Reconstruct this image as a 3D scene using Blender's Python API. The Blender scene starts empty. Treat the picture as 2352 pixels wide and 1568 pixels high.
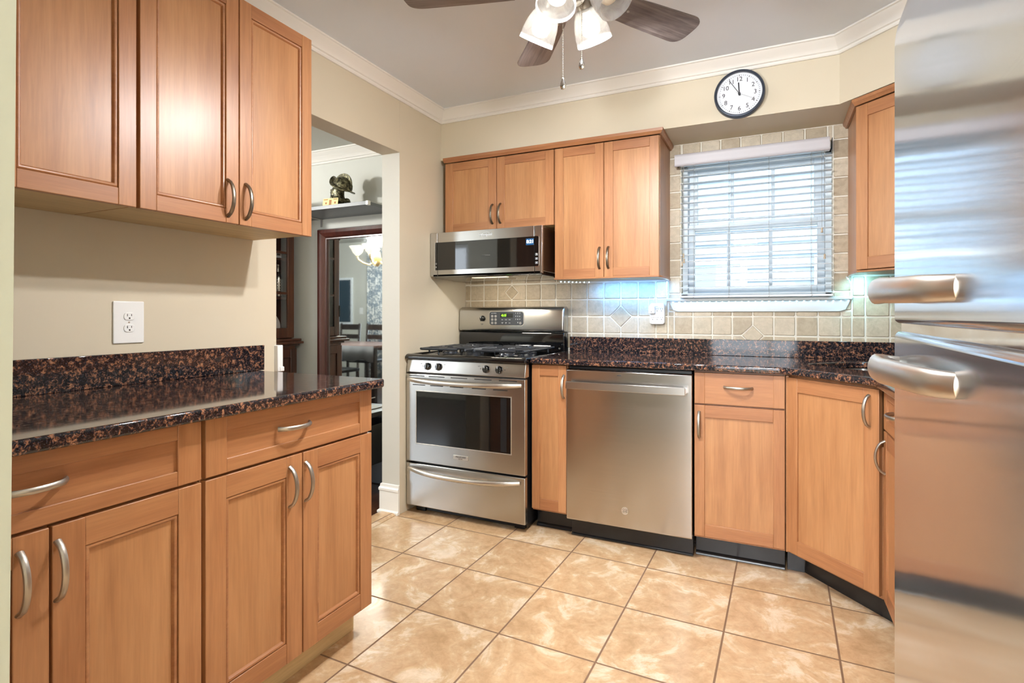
import bpy, bmesh, math, random
from mathutils import Matrix, Vector, Euler
random.seed(7)
S = bpy.context.scene
COL = S.collection
PI = math.pi

# ------------------------------------------------------------------ camera
CAMX, CAMY, CAMZ = 1.915, -3.285, 1.145
YAW = math.atan(595 / 1252)
cd = bpy.data.cameras.new('camera')
cam = bpy.data.objects.new('camera', cd); COL.objects.link(cam)
cd.sensor_width = 36.0; cd.lens = 36.0 * 1252 / 2352
cd.shift_y = -63.0 / 2352
cd.clip_start = 0.02
cam.location = (CAMX, CAMY, CAMZ); cam.rotation_euler = (PI / 2, 0, YAW)
S.camera = cam

# ------------------------------------------------------------------ sky, daylight and exposure
S.view_settings.view_transform = 'Standard'
S.view_settings.look = 'None'
S.view_settings.gamma = 1.0
S.view_settings.use_curve_mapping = False
S.view_settings.exposure = 1.3
wd = bpy.data.worlds.new('sky'); S.world = wd; wd.use_nodes = True
bg = wd.node_tree.nodes['Background']
bg.inputs[0].default_value = (0.84, 0.92, 1.0, 1); bg.inputs[1].default_value = 2.7

def area(name, loc, rot, sx, sy, power, color=(1, 1, 1), portal=False):
    l = bpy.data.lights.new(name, 'AREA'); l.shape = 'RECTANGLE'; l.size = sx; l.size_y = sy
    l.energy = power; l.color = color
    o = bpy.data.objects.new(name, l); COL.objects.link(o); o.location = loc; o.rotation_euler = rot
    if portal: l.cycles.is_portal = True
    return o
area('window_portal', (1.82, 0.16, 1.62), (-PI / 2, 0, 0), .80, .80, 1, portal=True)          # points to -Y
area('rear_portal', (1.45, -5.95, 1.35), (PI / 2, 0, 0), 2.6, 1.9, 1, portal=True)             # points to +Y
area('dining_portal', (-3.1, -4.35, 1.35), (PI / 2, 0, 0), 1.9, 1.5, 1, portal=True)

def point(name, loc, power, color, r=.03):
    l = bpy.data.lights.new(name, 'POINT'); l.energy = power; l.color = color; l.shadow_soft_size = r
    o = bpy.data.objects.new(name, l); COL.objects.link(o); o.location = loc
    return o

# ------------------------------------------------------------------ materials
def lin(h):
    h = h.lstrip('#'); r = []
    for i in (0, 2, 4):
        v = int(h[i:i + 2], 16) / 255
        r.append(v / 12.92 if v <= .04045 else ((v + .055) / 1.055) ** 2.4)
    return (*r, 1)

class NT:
    def __init__(s, name):
        s.m = bpy.data.materials.new(name); s.m.use_nodes = True
        s.n = s.m.node_tree.nodes; s.l = s.m.node_tree.links
        s.b = s.n['Principled BSDF']; s.out = s.n['Material Output']
    def node(s, t, **kw):
        n = s.n.new(t)
        for k, v in kw.items():
            if hasattr(n, k) and not isinstance(getattr(type(n), k, None), bpy.types.bpy_func if hasattr(bpy.types, 'bpy_func') else int): setattr(n, k, v)
        return n
    def link(s, a, b): s.l.new(a, b)
    def ramp(s, fac, stops, interp='LINEAR'):
        r = s.n.new('ShaderNodeValToRGB'); r.color_ramp.interpolation = interp
        e = r.color_ramp.elements
        while len(e) < len(stops): e.new(.5)
        for i, (p, c) in enumerate(stops): e[i].position = p; e[i].color = c
        s.link(fac, r.inputs[0]); return r.outputs[0]
    def coord(s, scale=(1, 1, 1), kind='Object', rnd=False, rot=(0, 0, 0), loc=(0, 0, 0)):
        t = s.n.new('ShaderNodeTexCoord'); mp = s.n.new('ShaderNodeMapping')
        mp.inputs['Scale'].default_value = scale; mp.inputs['Rotation'].default_value = rot
        mp.inputs['Location'].default_value = loc
        src = t.outputs[kind]
        if rnd:
            oi = s.n.new('ShaderNodeObjectInfo'); mu = s.n.new('ShaderNodeMath'); mu.operation = 'MULTIPLY'; mu.inputs[1].default_value = 37.
            s.link(oi.outputs['Random'], mu.inputs[0])
            ad = s.n.new('ShaderNodeVectorMath'); ad.operation = 'ADD'
            s.link(src, ad.inputs[0]); s.link(mu.outputs[0], ad.inputs[1]); src = ad.outputs[0]
        s.link(src, mp.inputs[0]); return mp.outputs[0]
    def noise(s, vec, scale, detail=4, rough=.55, dist=0):
        n = s.n.new('ShaderNodeTexNoise'); n.inputs['Scale'].default_value = scale
        n.inputs['Detail'].default_value = detail; n.inputs['Roughness'].default_value = rough
        n.inputs['Distortion'].default_value = dist
        s.link(vec, n.inputs['Vector']); return n.outputs['Fac']
    def bump(s, h, strength=.2, dist=.002):
        b = s.n.new('ShaderNodeBump'); b.inputs['Strength'].default_value = strength; b.inputs['Distance'].default_value = dist
        s.link(h, b.inputs['Height']); s.link(b.outputs[0], s.b.inputs['Normal']); return b
    def mix(s, a, b, fac, mode='MIX'):
        m = s.n.new('ShaderNodeMix'); m.data_type = 'RGBA'; m.blend_type = mode
        for v, sock in ((fac, m.inputs[0]), (a, m.inputs[6]), (b, m.inputs[7])):
            if isinstance(v, (int, float, tuple)): sock.default_value = v
            else: s.link(v, sock)
        return m.outputs[2]

def plain(name, c, rough=.5, metal=0., spec=.5, coat=0., trans=0., emit=None, es=0.):
    t = NT(name); b = t.b
    b.inputs['Base Color'].default_value = lin(c); b.inputs['Roughness'].default_value = rough
    b.inputs['Metallic'].default_value = metal; b.inputs['Specular IOR Level'].default_value = spec
    b.inputs['Coat Weight'].default_value = coat; b.inputs['Transmission Weight'].default_value = trans
    if emit: b.inputs['Emission Color'].default_value = lin(emit); b.inputs['Emission Strength'].default_value = es
    # a hair of procedural unevenness so nothing is perfectly flat
    v = t.coord((1, 1, 1)); n = t.noise(v, 60, 2); 
    r = t.n.new('ShaderNodeMapRange'); r.inputs[3].default_value = max(0, rough - .04); r.inputs[4].default_value = min(1, rough + .04)
    t.link(n, r.inputs[0]); t.link(r.outputs[0], b.inputs['Roughness'])
    return t.m

def wood(name, c1, c2, c3, axis='z', rough=.34, scale=1., coat=.25, streak=1.):
    t = NT(name)
    big, sm = 1.2 * scale, 22 * scale
    sc = {'z': (sm, sm, big), 'x': (big, sm, sm), 'y': (sm, big, sm)}[axis]
    sc2 = {'z': (5, 5, 1.3), 'x': (1.3, 5, 5), 'y': (5, 1.3, 5)}[axis]
    a = t.noise(t.coord(sc, rnd=True), 1.4, 6, .6, .6)
    b = t.noise(t.coord(sc2, rnd=True), .9, 4, .6, 1.0)
    f = t.noise(t.coord((sc[0] * 9, sc[1] * 9, sc[2] * 9), rnd=True), 1., 2)
    g = t.ramp(a, [(.33, tuple(x * .90 for x in lin(c1)[:3]) + (1,)), (.49, lin(c2)), (.66, lin(c3))])
    bl = t.ramp(b, [(.36, lin(c1)), (.64, lin(c3))])
    m = t.mix(g, bl, .45)
    m = t.mix(m, t.ramp(f, [(.35, (.88, .87, .86, 1)), (.65, (1.03, 1.03, 1.03, 1))]), .7, 'MULTIPLY')
    t.link(m, t.b.inputs['Base Color']); t.b.inputs['Roughness'].default_value = rough
    t.b.inputs['Coat Weight'].default_value = coat; t.b.inputs['Coat Roughness'].default_value = .30
    t.bump(f, .08, .001)
    return t.m

M = {}
M['wood'] = wood('maple', '#9e673f', '#ac764c', '#b88459', rough=.40)
M['wood_h'] = wood('maple_rail', '#99623d', '#a66f48', '#b27e53', axis='x', rough=.40)
M['panel'] = wood('maple_panel', '#a57047', '#b17e52', '#be8c5f', scale=.8, rough=.40)
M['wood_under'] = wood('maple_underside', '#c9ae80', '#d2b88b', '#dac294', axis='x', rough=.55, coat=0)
M['dark_wood'] = wood('walnut', '#2c150c', '#4a2513', '#6b3a1c', rough=.3)
M['espresso'] = wood('espresso', '#241a17', '#30231e', '#3d2d26', rough=.3)
M['frame_wood'] = wood('mahogany', '#341410', '#48201a', '#5a2c22', rough=.22, coat=.6)
M['blade'] = wood('fan_blade_wood', '#453c3a', '#695d59', '#8d827d', axis='x', rough=.5, coat=0, scale=2.4)

def wall_paint(name, c, rough=.6, b=.08):
    t = NT(name)
    n = t.noise(t.coord((1, 1, 1)), 180, 3); n2 = t.noise(t.coord((1, 1, 1)), 1.3, 3)
    cc = lin(c); c2 = tuple(x * .96 for x in cc[:3]) + (1,)
    t.link(t.ramp(n2, [(.3, c2), (.7, cc)]), t.b.inputs['Base Color'])
    t.b.inputs['Roughness'].default_value = rough; t.bump(n, b, .001)
    return t.m
M['wall'] = wall_paint('beige_paint', '#d2c7b0', .5)
M['ceiling'] = wall_paint('ceiling_paint', '#e0e6ee', .7)
M['trim'] = wall_paint('white_gloss_paint', '#e9e6df', .28, .03)
M['jamb'] = wall_paint('pale_jamb_paint', '#c8c6bc', .5)
M['dining_wall'] = wall_paint('pale_grey_paint', '#cdcec6', .6)

def granite():
    t = NT('brown_granite')
    v = t.coord((1, 1, 1))
    n1 = t.noise(v, 150, 6, .78, .7); n2 = t.noise(v, 62, 3, .6, .5); n3 = t.noise(v, 300, 2, .6)
    ad = t.n.new('ShaderNodeMath'); ad.operation = 'MULTIPLY_ADD'; ad.inputs[1].default_value = .45; t.link(n2, ad.inputs[0])
    m1 = t.n.new('ShaderNodeMath'); m1.operation = 'MULTIPLY'; m1.inputs[1].default_value = .62; t.link(n1, m1.inputs[0]); t.link(m1.outputs[0], ad.inputs[2])
    base = t.ramp(ad.outputs[0], [(.46, lin('#0b0c11')), (.53, lin('#1b1c23')), (.565, lin('#43302a')), (.60, lin('#86593f')), (.66, lin('#a97b5e'))])
    grey = t.ramp(n3, [(.58, (0, 0, 0, 1)), (.70, (.55, .55, .55, 1))])
    c = t.mix(base, lin('#5a5d68'), grey)
    t.link(c, t.b.inputs['Base Color']); t.b.inputs['Roughness'].default_value = .07
    t.b.inputs['Coat Weight'].default_value = .3; t.b.inputs['Coat Roughness'].default_value = .04
    return t.m
M['granite'] = granite()

def steel(name, c='#c9c6c1', rough=.25, aniso=.6, bumpy=.0, rot=.25, grain=(1, 1, 300), wav=(1.2, 1, 5)):
    t = NT(name)
    t.b.inputs['Metallic'].default_value = 1.; t.b.inputs['Roughness'].default_value = rough
    n = t.noise(t.coord(grain), 2., 3)
    cc = lin(c); t.link(t.ramp(n, [(.3, tuple(x * .93 for x in cc[:3]) + (1,)), (.7, cc)]), t.b.inputs['Base Color'])
    t.b.inputs['Anisotropic'].default_value = aniso; t.b.inputs['Anisotropic Rotation'].default_value = rot
    tg = t.n.new('ShaderNodeTangent'); tg.direction_type = 'RADIAL'; tg.axis = 'Z'; t.link(tg.outputs[0], t.b.inputs['Tangent'])
    if bumpy:
        w = t.noise(t.coord(wav), 1., 2, .4); t.bump(w, 1., bumpy)
    return t.m
M['steel'] = steel('brushed_steel', '#c2c0bc', .27)
M['steel_fridge'] = steel('brushed_fridge_steel', '#c2c8cf', .13, .75, rot=0, bumpy=.0007, wav=(1.5, 1, 7))
M['steel_dw'] = steel('brushed_dishwasher_steel', '#c8c5c2', .20, .8)
M['nickel'] = plain('satin_nickel', '#b0a99e', .40, 1.)
M['pewter'] = plain('antique_pewter', '#8f8577', .32, 1.)
M['chrome'] = plain('chrome', '#dcdcdc', .08, 1.)
M['handle_steel'] = plain('matte_handle_metal', '#cfc9c0', .34, 1.)
M['black'] = plain('black_plastic', '#101114', .35)
M['enamel'] = plain('black_enamel', '#0a0b0d', .08, coat=.6)
M['iron'] = plain('cast_iron', '#4a4d52', .22, .6)
M['black_glass'] = plain('black_glass', '#07090b', .04, spec=.9)
M['white'] = plain('white_plastic', '#ececea', .3)
M['cream'] = plain('ivory_plastic', '#e6e0d2', .4)
M['slot'] = plain('dark_slot', '#1c1714', .6)
M['vinyl'] = plain('white_vinyl', '#e8eef2', .4)
M['winvinyl'] = plain('blue_white_window_vinyl', '#d0dce4', .4)
M['mirror'] = plain('mirror_silver', '#dde6ea', .015, 1.)
M['clockrim'] = plain('slate_clock_rim', '#3a4250', .3, .3)
M['dial'] = plain('clock_dial', '#e9ebef', .5)
M['ink'] = plain('black_ink', '#24262c', .5)
M['steelprint'] = plain('grey_print', '#6e6c68', .5)
M['whiteprint'] = plain('pale_print', '#d9dde0', .5)
M['gold'] = plain('gold_foil', '#ecd093', .4, .2)
M['reddish'] = plain('red_print', '#a9713c', .5)
M['bulb'] = plain('lit_bulb', '#ffffff', .5, emit='#fff6e6', es=2.5)
M['led'] = plain('lit_led', '#ffffff', .5, emit='#bfe9ff', es=7)
M['ledtape'] = plain('led_tape', '#cfd8de', .4)
M['lcd_blue'] = plain('blue_display', '#0c3550', .3, emit='#1f7fd0', es=.12)
M['digit_white'] = plain('lit_white_digits', '#ffffff', .4, emit='#e8f4ff', es=1.2)
M['digit_green'] = plain('lit_green_digits', '#7dff2a', .4, emit='#8cff20', es=1.0)
M['panel_grey'] = plain('keypad_grey', '#3b3e42', .3)
M['toe'] = plain('black_vinyl_base', '#17181b', .25)
M['rubber'] = plain('grey_gasket', '#8b8a86', .5)
M['cord'] = plain('clear_cord', '#cfd6da', .3)
M['tassel'] = wood('tassel_wood', '#a99880', '#b8a78e', '#c5b69e')
M['siding'] = plain('pale_blue_siding', '#8d9eae', .6)
M['grass'] = plain('lawn', '#6b7a55', .9)
M['shelf'] = plain('grey_shelf', '#666c70', .35)
M['cloth'] = plain('grey_tablecloth', '#7b7a7a', .7)
M['chalk'] = plain('chalkboard', '#2b4150', .4)
M['purple'] = plain('purple_plastic', '#4a4aa0', .4)
M['pole'] = plain('black_pole', '#15181c', .25, .2)
M['silverpole'] = plain('silver_pole', '#8e9fb8', .25, .9)
M['stone_sill'] = plain('white_sill_paint', '#c3c6c4', .45)
M['tabletop'] = wood('table_wood', '#6d4a42', '#8c6a60', '#b09088', axis='x', rough=.15, coat=.8)
M['sky_lamp'] = plain('frosted_lamp_glass', '#fff4e2', .5, emit='#fff0d6', es=.5)

def bronze():
    t = NT('patinated_bronze'); v = t.coord()
    n = t.noise(v, 45, 5, .7)
    t.link(t.ramp(n, [(.32, lin('#1a1914')), (.48, lin('#4a4734')), (.60, lin('#8f8a6a')), (.74, lin('#ddd8b8'))]), t.b.inputs['Base Color'])
    t.b.inputs['Metallic'].default_value = .6; t.b.inputs['Roughness'].default_value = .35; t.bump(n, .5, .003); return t.m
M['bronze'] = bronze()

def curtain_mat():
    t = NT('leaf_print_fabric'); v = t.coord((1, 1, 1)); n = t.noise(v, 14, 3, .6, 1.5)
    t.link(t.ramp(n, [(.44, lin('#e6e6e2')), (.5, lin('#85919a'))], 'LINEAR'), t.b.inputs['Base Color']); t.b.inputs['Roughness'].default_value = .8
    return t.m
M['curtain'] = curtain_mat()

def glass(name, gl=.12, tint=(1, 1, 1, 1), rough=.0):
    t = NT(name); tr = t.n.new('ShaderNodeBsdfTransparent'); tr.inputs[0].default_value = tint
    g = t.n.new('ShaderNodeBsdfGlossy'); g.inputs['Roughness'].default_value = rough
    fr = t.n.new('ShaderNodeFresnel'); fr.inputs[0].default_value = 1.45
    ad = t.n.new('ShaderNodeMath'); ad.operation = 'MULTIPLY'; ad.inputs[1].default_value = gl * 8; t.link(fr.outputs[0], ad.inputs[0])
    m = t.n.new('ShaderNodeMixShader'); t.link(ad.outputs[0], m.inputs[0]); t.link(tr.outputs[0], m.inputs[1]); t.link(g.outputs[0], m.inputs[2])
    t.link(m.outputs[0], t.out.inputs[0]); return t.m
M['glass'] = glass('clear_glass')

def frosted():
    t = NT('frosted_shade_glass')
    tr = t.n.new('ShaderNodeBsdfTransparent'); tr.inputs[0].default_value = (1, 1, 1, 1)
    tl = t.n.new('ShaderNodeBsdfTranslucent'); tl.inputs[0].default_value = (.75, .75, .75, 1)
    df = t.n.new('ShaderNodeBsdfPrincipled'); df.inputs['Base Color'].default_value = (.45, .45, .45, 1); df.inputs['Roughness'].default_value = .2
    m1 = t.n.new('ShaderNodeMixShader'); m1.inputs[0].default_value = .4; t.link(tl.outputs[0], m1.inputs[1]); t.link(df.outputs[0], m1.inputs[2])
    m2 = t.n.new('ShaderNodeMixShader'); n = t.noise(t.coord((1, 1, 1)), 18, 4, .6, 1.5)
    t.link(t.ramp(n, [(.3, (.38, .38, .38, 1)), (.7, (.62, .62, .62, 1))]), m2.inputs[0])
    t.link(tr.outputs[0], m2.inputs[1]); t.link(m1.outputs[0], m2.inputs[2]); t.link(m2.outputs[0], t.out.inputs[0])
    return t.m
M['frosted'] = frosted()

def slat_mat():
    t = NT('white_blind_slat')
    tl = t.n.new('ShaderNodeBsdfTranslucent'); tl.inputs[0].default_value = (.93, .97, 1, 1)
    t.b.inputs['Base Color'].default_value = (.90, .93, .95, 1); t.b.inputs['Roughness'].default_value = .4
    m = t.n.new('ShaderNodeMixShader'); m.inputs[0].default_value = .55; t.link(t.b.outputs[0], m.inputs[1]); t.link(tl.outputs[0], m.inputs[2]); t.link(m.outputs[0], t.out.inputs[0])
    return t.m
M['slat'] = slat_mat()

def travertine():
    t = NT('tumbled_travertine')
    g = t.n.new('ShaderNodeNewGeometry'); v = t.coord()
    per = t.ramp(g.outputs['Random Per Island'], [(0, lin('#a5967e')), (.35, lin('#b8aa93')), (.7, lin('#c3b8a4')), (1, lin('#ab997e'))])
    n = t.noise(v, 40, 6, .65, .5); n2 = t.noise(v, 260, 3, .6)
    c = t.mix(per, t.ramp(n, [(.35, (.80, .78, .74, 1)), (.65, (1.06, 1.05, 1.03, 1))]), .8, 'MULTIPLY')
    t.link(c, t.b.inputs['Base Color']); t.b.inputs['Roughness'].default_value = .42
    ad = t.n.new('ShaderNodeMath'); ad.operation = 'ADD'; t.link(n, ad.inputs[0]); t.link(n2, ad.inputs[1]); t.bump(ad.outputs[0], .45, .002)
    return t.m
M['travertine'] = travertine()
M['grout'] = wall_paint('pale_grout', '#dcd8cc', .8, .2)

def floor_tile():
    t = NT('beige_floor_tile')
    tc = t.n.new('ShaderNodeTexCoord'); mp = t.n.new('ShaderNodeMapping')
    t.link(tc.outputs['Object'], mp.inputs[0])
    mp.inputs['Location'].default_value = (-1.036 / .3605 * 1, 0, 0)
    mp.inputs['Scale'].default_value = (1 / .3605, 1 / .3745, 1)
    mp.inputs['Rotation'].default_value = (0, 0, math.radians(1.2))
    # offset is fixed up below: grid corner at (1.040,-1.166)
    a = math.radians(1.2); sx, sy = 1.040 / .3605, -1.166 / .3745
    mp.inputs['Location'].default_value = (-(math.cos(a) * sx - math.sin(a) * sy), -(math.sin(a) * sx + math.cos(a) * sy), 0)
    sep = t.n.new('ShaderNodeSeparateXYZ'); t.link(mp.outputs[0], sep.inputs[0])
    def edge(o):
        fr = t.n.new('ShaderNodeMath'); fr.operation = 'FRACT'; t.link(o, fr.inputs[0])
        s1 = t.n.new('ShaderNodeMath'); s1.operation = 'SUBTRACT'; s1.inputs[1].default_value = .5; t.link(fr.outputs[0], s1.inputs[0])
        ab = t.n.new('ShaderNodeMath'); ab.operation = 'ABSOLUTE'; t.link(s1.outputs[0], ab.inputs[0]); return ab.outputs[0]
    mx = t.n.new('ShaderNodeMath'); mx.operation = 'MAXIMUM'; t.link(edge(sep.outputs[0]), mx.inputs[0]); t.link(edge(sep.outputs[1]), mx.inputs[1])
    grout = t.ramp(mx.outputs[0], [(.4885, (0, 0, 0, 1)), (.4925, (1, 1, 1, 1))])
    fl = t.n.new('ShaderNodeVectorMath'); fl.operation = 'FLOOR'; t.link(mp.outputs[0], fl.inputs[0])
    wn = t.n.new('ShaderNodeTexWhiteNoise'); t.link(fl.outputs[0], wn.inputs['Vector'])
    off = t.n.new('ShaderNodeVectorMath'); off.operation = 'MULTIPLY_ADD'; off.inputs[1].default_value = (9, 9, 9)
    t.link(wn.outputs['Color'], off.inputs[0]); t.link(mp.outputs[0], off.inputs[2])
    big = t.noise(off.outputs[0], 2.1, 8, .66, .8); fine = t.noise(off.outputs[0], 11, 6, .75, .6)
    c = t.ramp(big, [(.30, lin('#b8956f')), (.44, lin('#c5a37d')), (.53, lin('#ccae89')), (.60, lin('#dcc6a9')), (.72, lin('#e3d3bd'))])
    c = t.mix(c, t.ramp(fine, [(.32, (.78, .75, .70, 1)), (.6, (1.02, 1.02, 1.02, 1))]), .8, 'MULTIPLY')
    c = t.mix(c, lin('#7c5f47'), grout)
    t.link(c, t.b.inputs['Base Color'])
    t.link(t.ramp(grout, [(0, (.2, .2, .2, 1)), (1, (.7, .7, .7, 1))]), t.b.inputs['Roughness'])
    inv = t.n.new('ShaderNodeMath'); inv.operation = 'SUBTRACT'; inv.inputs[0].default_value = 1; t.link(grout, inv.inputs[1])
    t.bump(inv.outputs[0], .3, .002)
    return t.m
M['floor'] = floor_tile()
M['dark_floor'] = wood('dark_floor_boards', '#2c1a12', '#402618', '#573522', axis='y', rough=.2, coat=.4)

M['steel_fridge'].node_tree.nodes['Principled BSDF'].inputs['Metallic'].default_value = .93
# ------------------------------------------------------------------ mesh helpers
def BM(): return bmesh.new()
def box(bm, x0, x1, y0, y1, z0, z1, mi=0, Mx=None):
    r = bmesh.ops.create_cube(bm, size=1)['verts']
    T = Matrix.Translation(((x0 + x1) / 2, (y0 + y1) / 2, (z0 + z1) / 2)) @ Matrix.Diagonal((abs(x1 - x0), abs(y1 - y0), abs(z1 - z0), 1))
    if Mx is not None: T = Mx @ T
    bmesh.ops.transform(bm, matrix=T, verts=r)
    for f in {f for v in r for f in v.link_faces}: f.material_index = mi
    return r
def prism(bm, pts, axis, a0, a1, mi=0):
    """pts: 2D polygon; axis 'x': pts are (y,z); 'y': (x,z); 'z': (x,y)"""
    def mk(p, a):
        return {'x': (a, p[0], p[1]), 'y': (p[0], a, p[1]), 'z': (p[0], p[1], a)}[axis]
    A = [bm.verts.new(mk(p, a0)) for p in pts]; B = [bm.verts.new(mk(p, a1)) for p in pts]
    fs = [bm.faces.new(A), bm.faces.new(B[::-1])]
    n = len(pts)
    for i in range(n): fs.append(bm.faces.new((A[i], B[i], B[(i + 1) % n], A[(i + 1) % n])))
    for f in fs: f.material_index = mi
    bmesh.ops.recalc_face_normals(bm, faces=fs)
    return A + B
def lathe(bm, prof, segs=24, Mx=None, mi=0, cap=True):
    rings = []
    for r, z in prof:
        rings.append([bm.verts.new((r * math.cos(2 * PI * k / segs), r * math.sin(2 * PI * k / segs), z)) for k in range(segs)])
    fs = []
    for a, b in zip(rings, rings[1:]):
        for k in range(segs): fs.append(bm.faces.new((a[k], a[(k + 1) % segs], b[(k + 1) % segs], b[k])))
    if cap:
        if prof[0][0] > 1e-5: fs.append(bm.faces.new(rings[0][::-1]))
        if prof[-1][0] > 1e-5: fs.append(bm.faces.new(rings[-1]))
    for f in fs: f.material_index = mi
    vs = [v for r in rings for v in r]
    if Mx is not None: bmesh.ops.transform(bm, matrix=Mx, verts=vs)
    bmesh.ops.remove_doubles(bm, verts=vs, dist=1e-6)
    return vs
def tube(bm, pts, rad, segs=10, flat=(1, 1), up=(0, 0, 1), mi=0):
    pts = [Vector(p) for p in pts]; n = len(pts)
    if not isinstance(rad, (list, tuple)): rad = [rad] * n
    rings = []
    for i, p in enumerate(pts):
        t = (pts[min(i + 1, n - 1)] - pts[max(i - 1, 0)]).normalized()
        u = Vector(up)
        if abs(t.dot(u)) > .98: u = Vector((0, 1, 0)) if abs(t.y) < .9 else Vector((1, 0, 0))
        s = t.cross(u).normalized(); u2 = s.cross(t).normalized()
        rings.append([bm.verts.new(p + s * math.cos(2 * PI * k / segs) * rad[i] * flat[0] + u2 * math.sin(2 * PI * k / segs) * rad[i] * flat[1]) for k in range(segs)])
    fs = []
    for a, b in zip(rings, rings[1:]):
        for k in range(segs): fs.append(bm.faces.new((a[k], a[(k + 1) % segs], b[(k + 1) % segs], b[k])))
    fs.append(bm.faces.new(rings[0][::-1])); fs.append(bm.faces.new(rings[-1]))
    for f in fs: f.material_index = mi
    bmesh.ops.recalc_face_normals(bm, faces=fs)
def molding(bm, path, prof, side=1, closed=False):
    """sweep (out, z) profile along an xy path with mitred corners"""
    P = [Vector((p[0], p[1])) for p in path]; n = len(P); rings = []
    def nrm(a, b):
        d = (b - a).normalized(); return Vector((-d.y, d.x)) * side
    for i in range(n):
        if closed: n1, n2 = nrm(P[i - 1], P[i]), nrm(P[i], P[(i + 1) % n])
        else:
            n1 = nrm(P[i - 1], P[i]) if i > 0 else nrm(P[0], P[1]); n2 = nrm(P[i], P[i + 1]) if i < n - 1 else n1
        m = (n1 + n2).normalized(); k = 1 / max(.2, m.dot(n1))
        rings.append([bm.verts.new((P[i].x + m.x * k * o, P[i].y + m.y * k * o, z)) for o, z in prof])
    fs = []; k = len(prof)
    prs = list(zip(rings, rings[1:])) + ([(rings[-1], rings[0])] if closed else [])
    for a, b in prs:
        for j in range(k): fs.append(bm.faces.new((a[j], a[(j + 1) % k], b[(j + 1) % k], b[j])))
    if not closed: fs += [bm.faces.new(rings[0][::-1]), bm.faces.new(rings[-1])]
    bmesh.ops.recalc_face_normals(bm, faces=fs)

def obj(name, bm, mats, parent=None, bevel=0, smooth=True, angle=38, Mx=None, seg=2):
    if Mx is not None: bmesh.ops.transform(bm, matrix=Mx, verts=bm.verts)
    me = bpy.data.meshes.new(name); bm.to_mesh(me); bm.free()
    if not isinstance(mats, (list, tuple)): mats = [mats]
    for m in mats: me.materials.append(M[m] if isinstance(m, str) else m)
    if smooth:
        me.polygons.foreach_set('use_smooth', [True] * len(me.polygons))
        me.set_sharp_from_angle(angle=math.radians(angle))
    o = bpy.data.objects.new(name, me); COL.objects.link(o)
    if parent is not None: o.parent = parent
    if bevel:
        b = o.modifiers.new('bevel', 'BEVEL'); b.width = bevel; b.segments = seg; b.limit_method = 'ANGLE'; b.angle_limit = math.radians(40)
    return o
def tag(o, label, cat, group=None, kind=None):
    if kind: o['kind'] = kind
    o['label'] = label; o['category'] = cat
    if group: o['group'] = group
    return o
def struct(name, bm, mats, parent=None, bevel=0, **kw):
    o = obj(name, bm, mats, parent, bevel, **kw)
    if parent is None: o['kind'] = 'structure'
    return o
def thing(name, label, cat, loc=(0, 0, 0), rz=0, group=None, kind=None):
    o = bpy.data.objects.new(name, None); COL.objects.link(o); o.location = loc; o.rotation_euler = (0, 0, rz)
    o.empty_display_size = .1
    return tag(o, label, cat, group, kind)
def text(name, s, size, loc, mat, parent, extrude=.0004, rot=(PI / 2, 0, 0), align='CENTER', shear=0, bold=0, sx=1, spacing=1):
    cu = bpy.data.curves.new(name, 'FONT'); cu.body = s; cu.size = size; cu.align_x = align; cu.align_y = 'CENTER'
    cu.extrude = extrude; cu.shear = shear; cu.offset = bold; cu.space_character = spacing
    t = bpy.data.objects.new('tmp', cu); COL.objects.link(t)
    me = bpy.data.meshes.new_from_object(t.evaluated_get(bpy.context.evaluated_depsgraph_get()))
    bpy.data.objects.remove(t); bpy.data.curves.remove(cu)
    me.transform(Matrix.Translation(loc) @ Euler(rot).to_matrix().to_4x4() @ Matrix.Diagonal((sx, 1, 1, 1)))
    me.materials.clear(); me.materials.append(M[mat]); me.name = name
    o = bpy.data.objects.new(name, me); COL.objects.link(o); o.parent = parent
    return o
def curve_plate(name, outer, holes, z0, z1, bev, mat, parent=None):
    cu = bpy.data.curves.new(name, 'CURVE'); cu.dimensions = '2D'; cu.fill_mode = 'BOTH'
    for pts in [outer] + holes:
        sp = cu.splines.new('POLY'); sp.points.add(len(pts) - 1)
        for p, q in zip(sp.points, pts): p.co = (q[0], q[1], 0, 1)
        sp.use_cyclic_u = True
    cu.extrude = (z1 - z0) / 2 - bev; cu.bevel_depth = bev; cu.bevel_resolution = 3; cu.offset = -bev
    t = bpy.data.objects.new('tmp', cu); COL.objects.link(t)
    me = bpy.data.meshes.new_from_object(t.evaluated_get(bpy.context.evaluated_depsgraph_get()))
    bpy.data.objects.remove(t); bpy.data.curves.remove(cu)
    me.transform(Matrix.Translation((0, 0, (z0 + z1) / 2))); me.materials.clear(); me.materials.append(M[mat])
    me.polygons.foreach_set('use_smooth', [True] * len(me.polygons)); me.set_sharp_from_angle(angle=math.radians(35))
    o = bpy.data.objects.new(name, me); COL.objects.link(o)
    if parent: o.parent = parent
    return o
def rounded(x0, x1, y0, y1, r, n=6):
    out = []
    for cx, cy, a in ((x1 - r, y1 - r, 0), (x0 + r, y1 - r, 90), (x0 + r, y0 + r, 180), (x1 - r, y0 + r, 270)):
        for k in range(n + 1):
            t = math.radians(a + 90 * k / n); out.append((cx + r * math.cos(t), cy + r * math.sin(t)))
    return out
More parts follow.
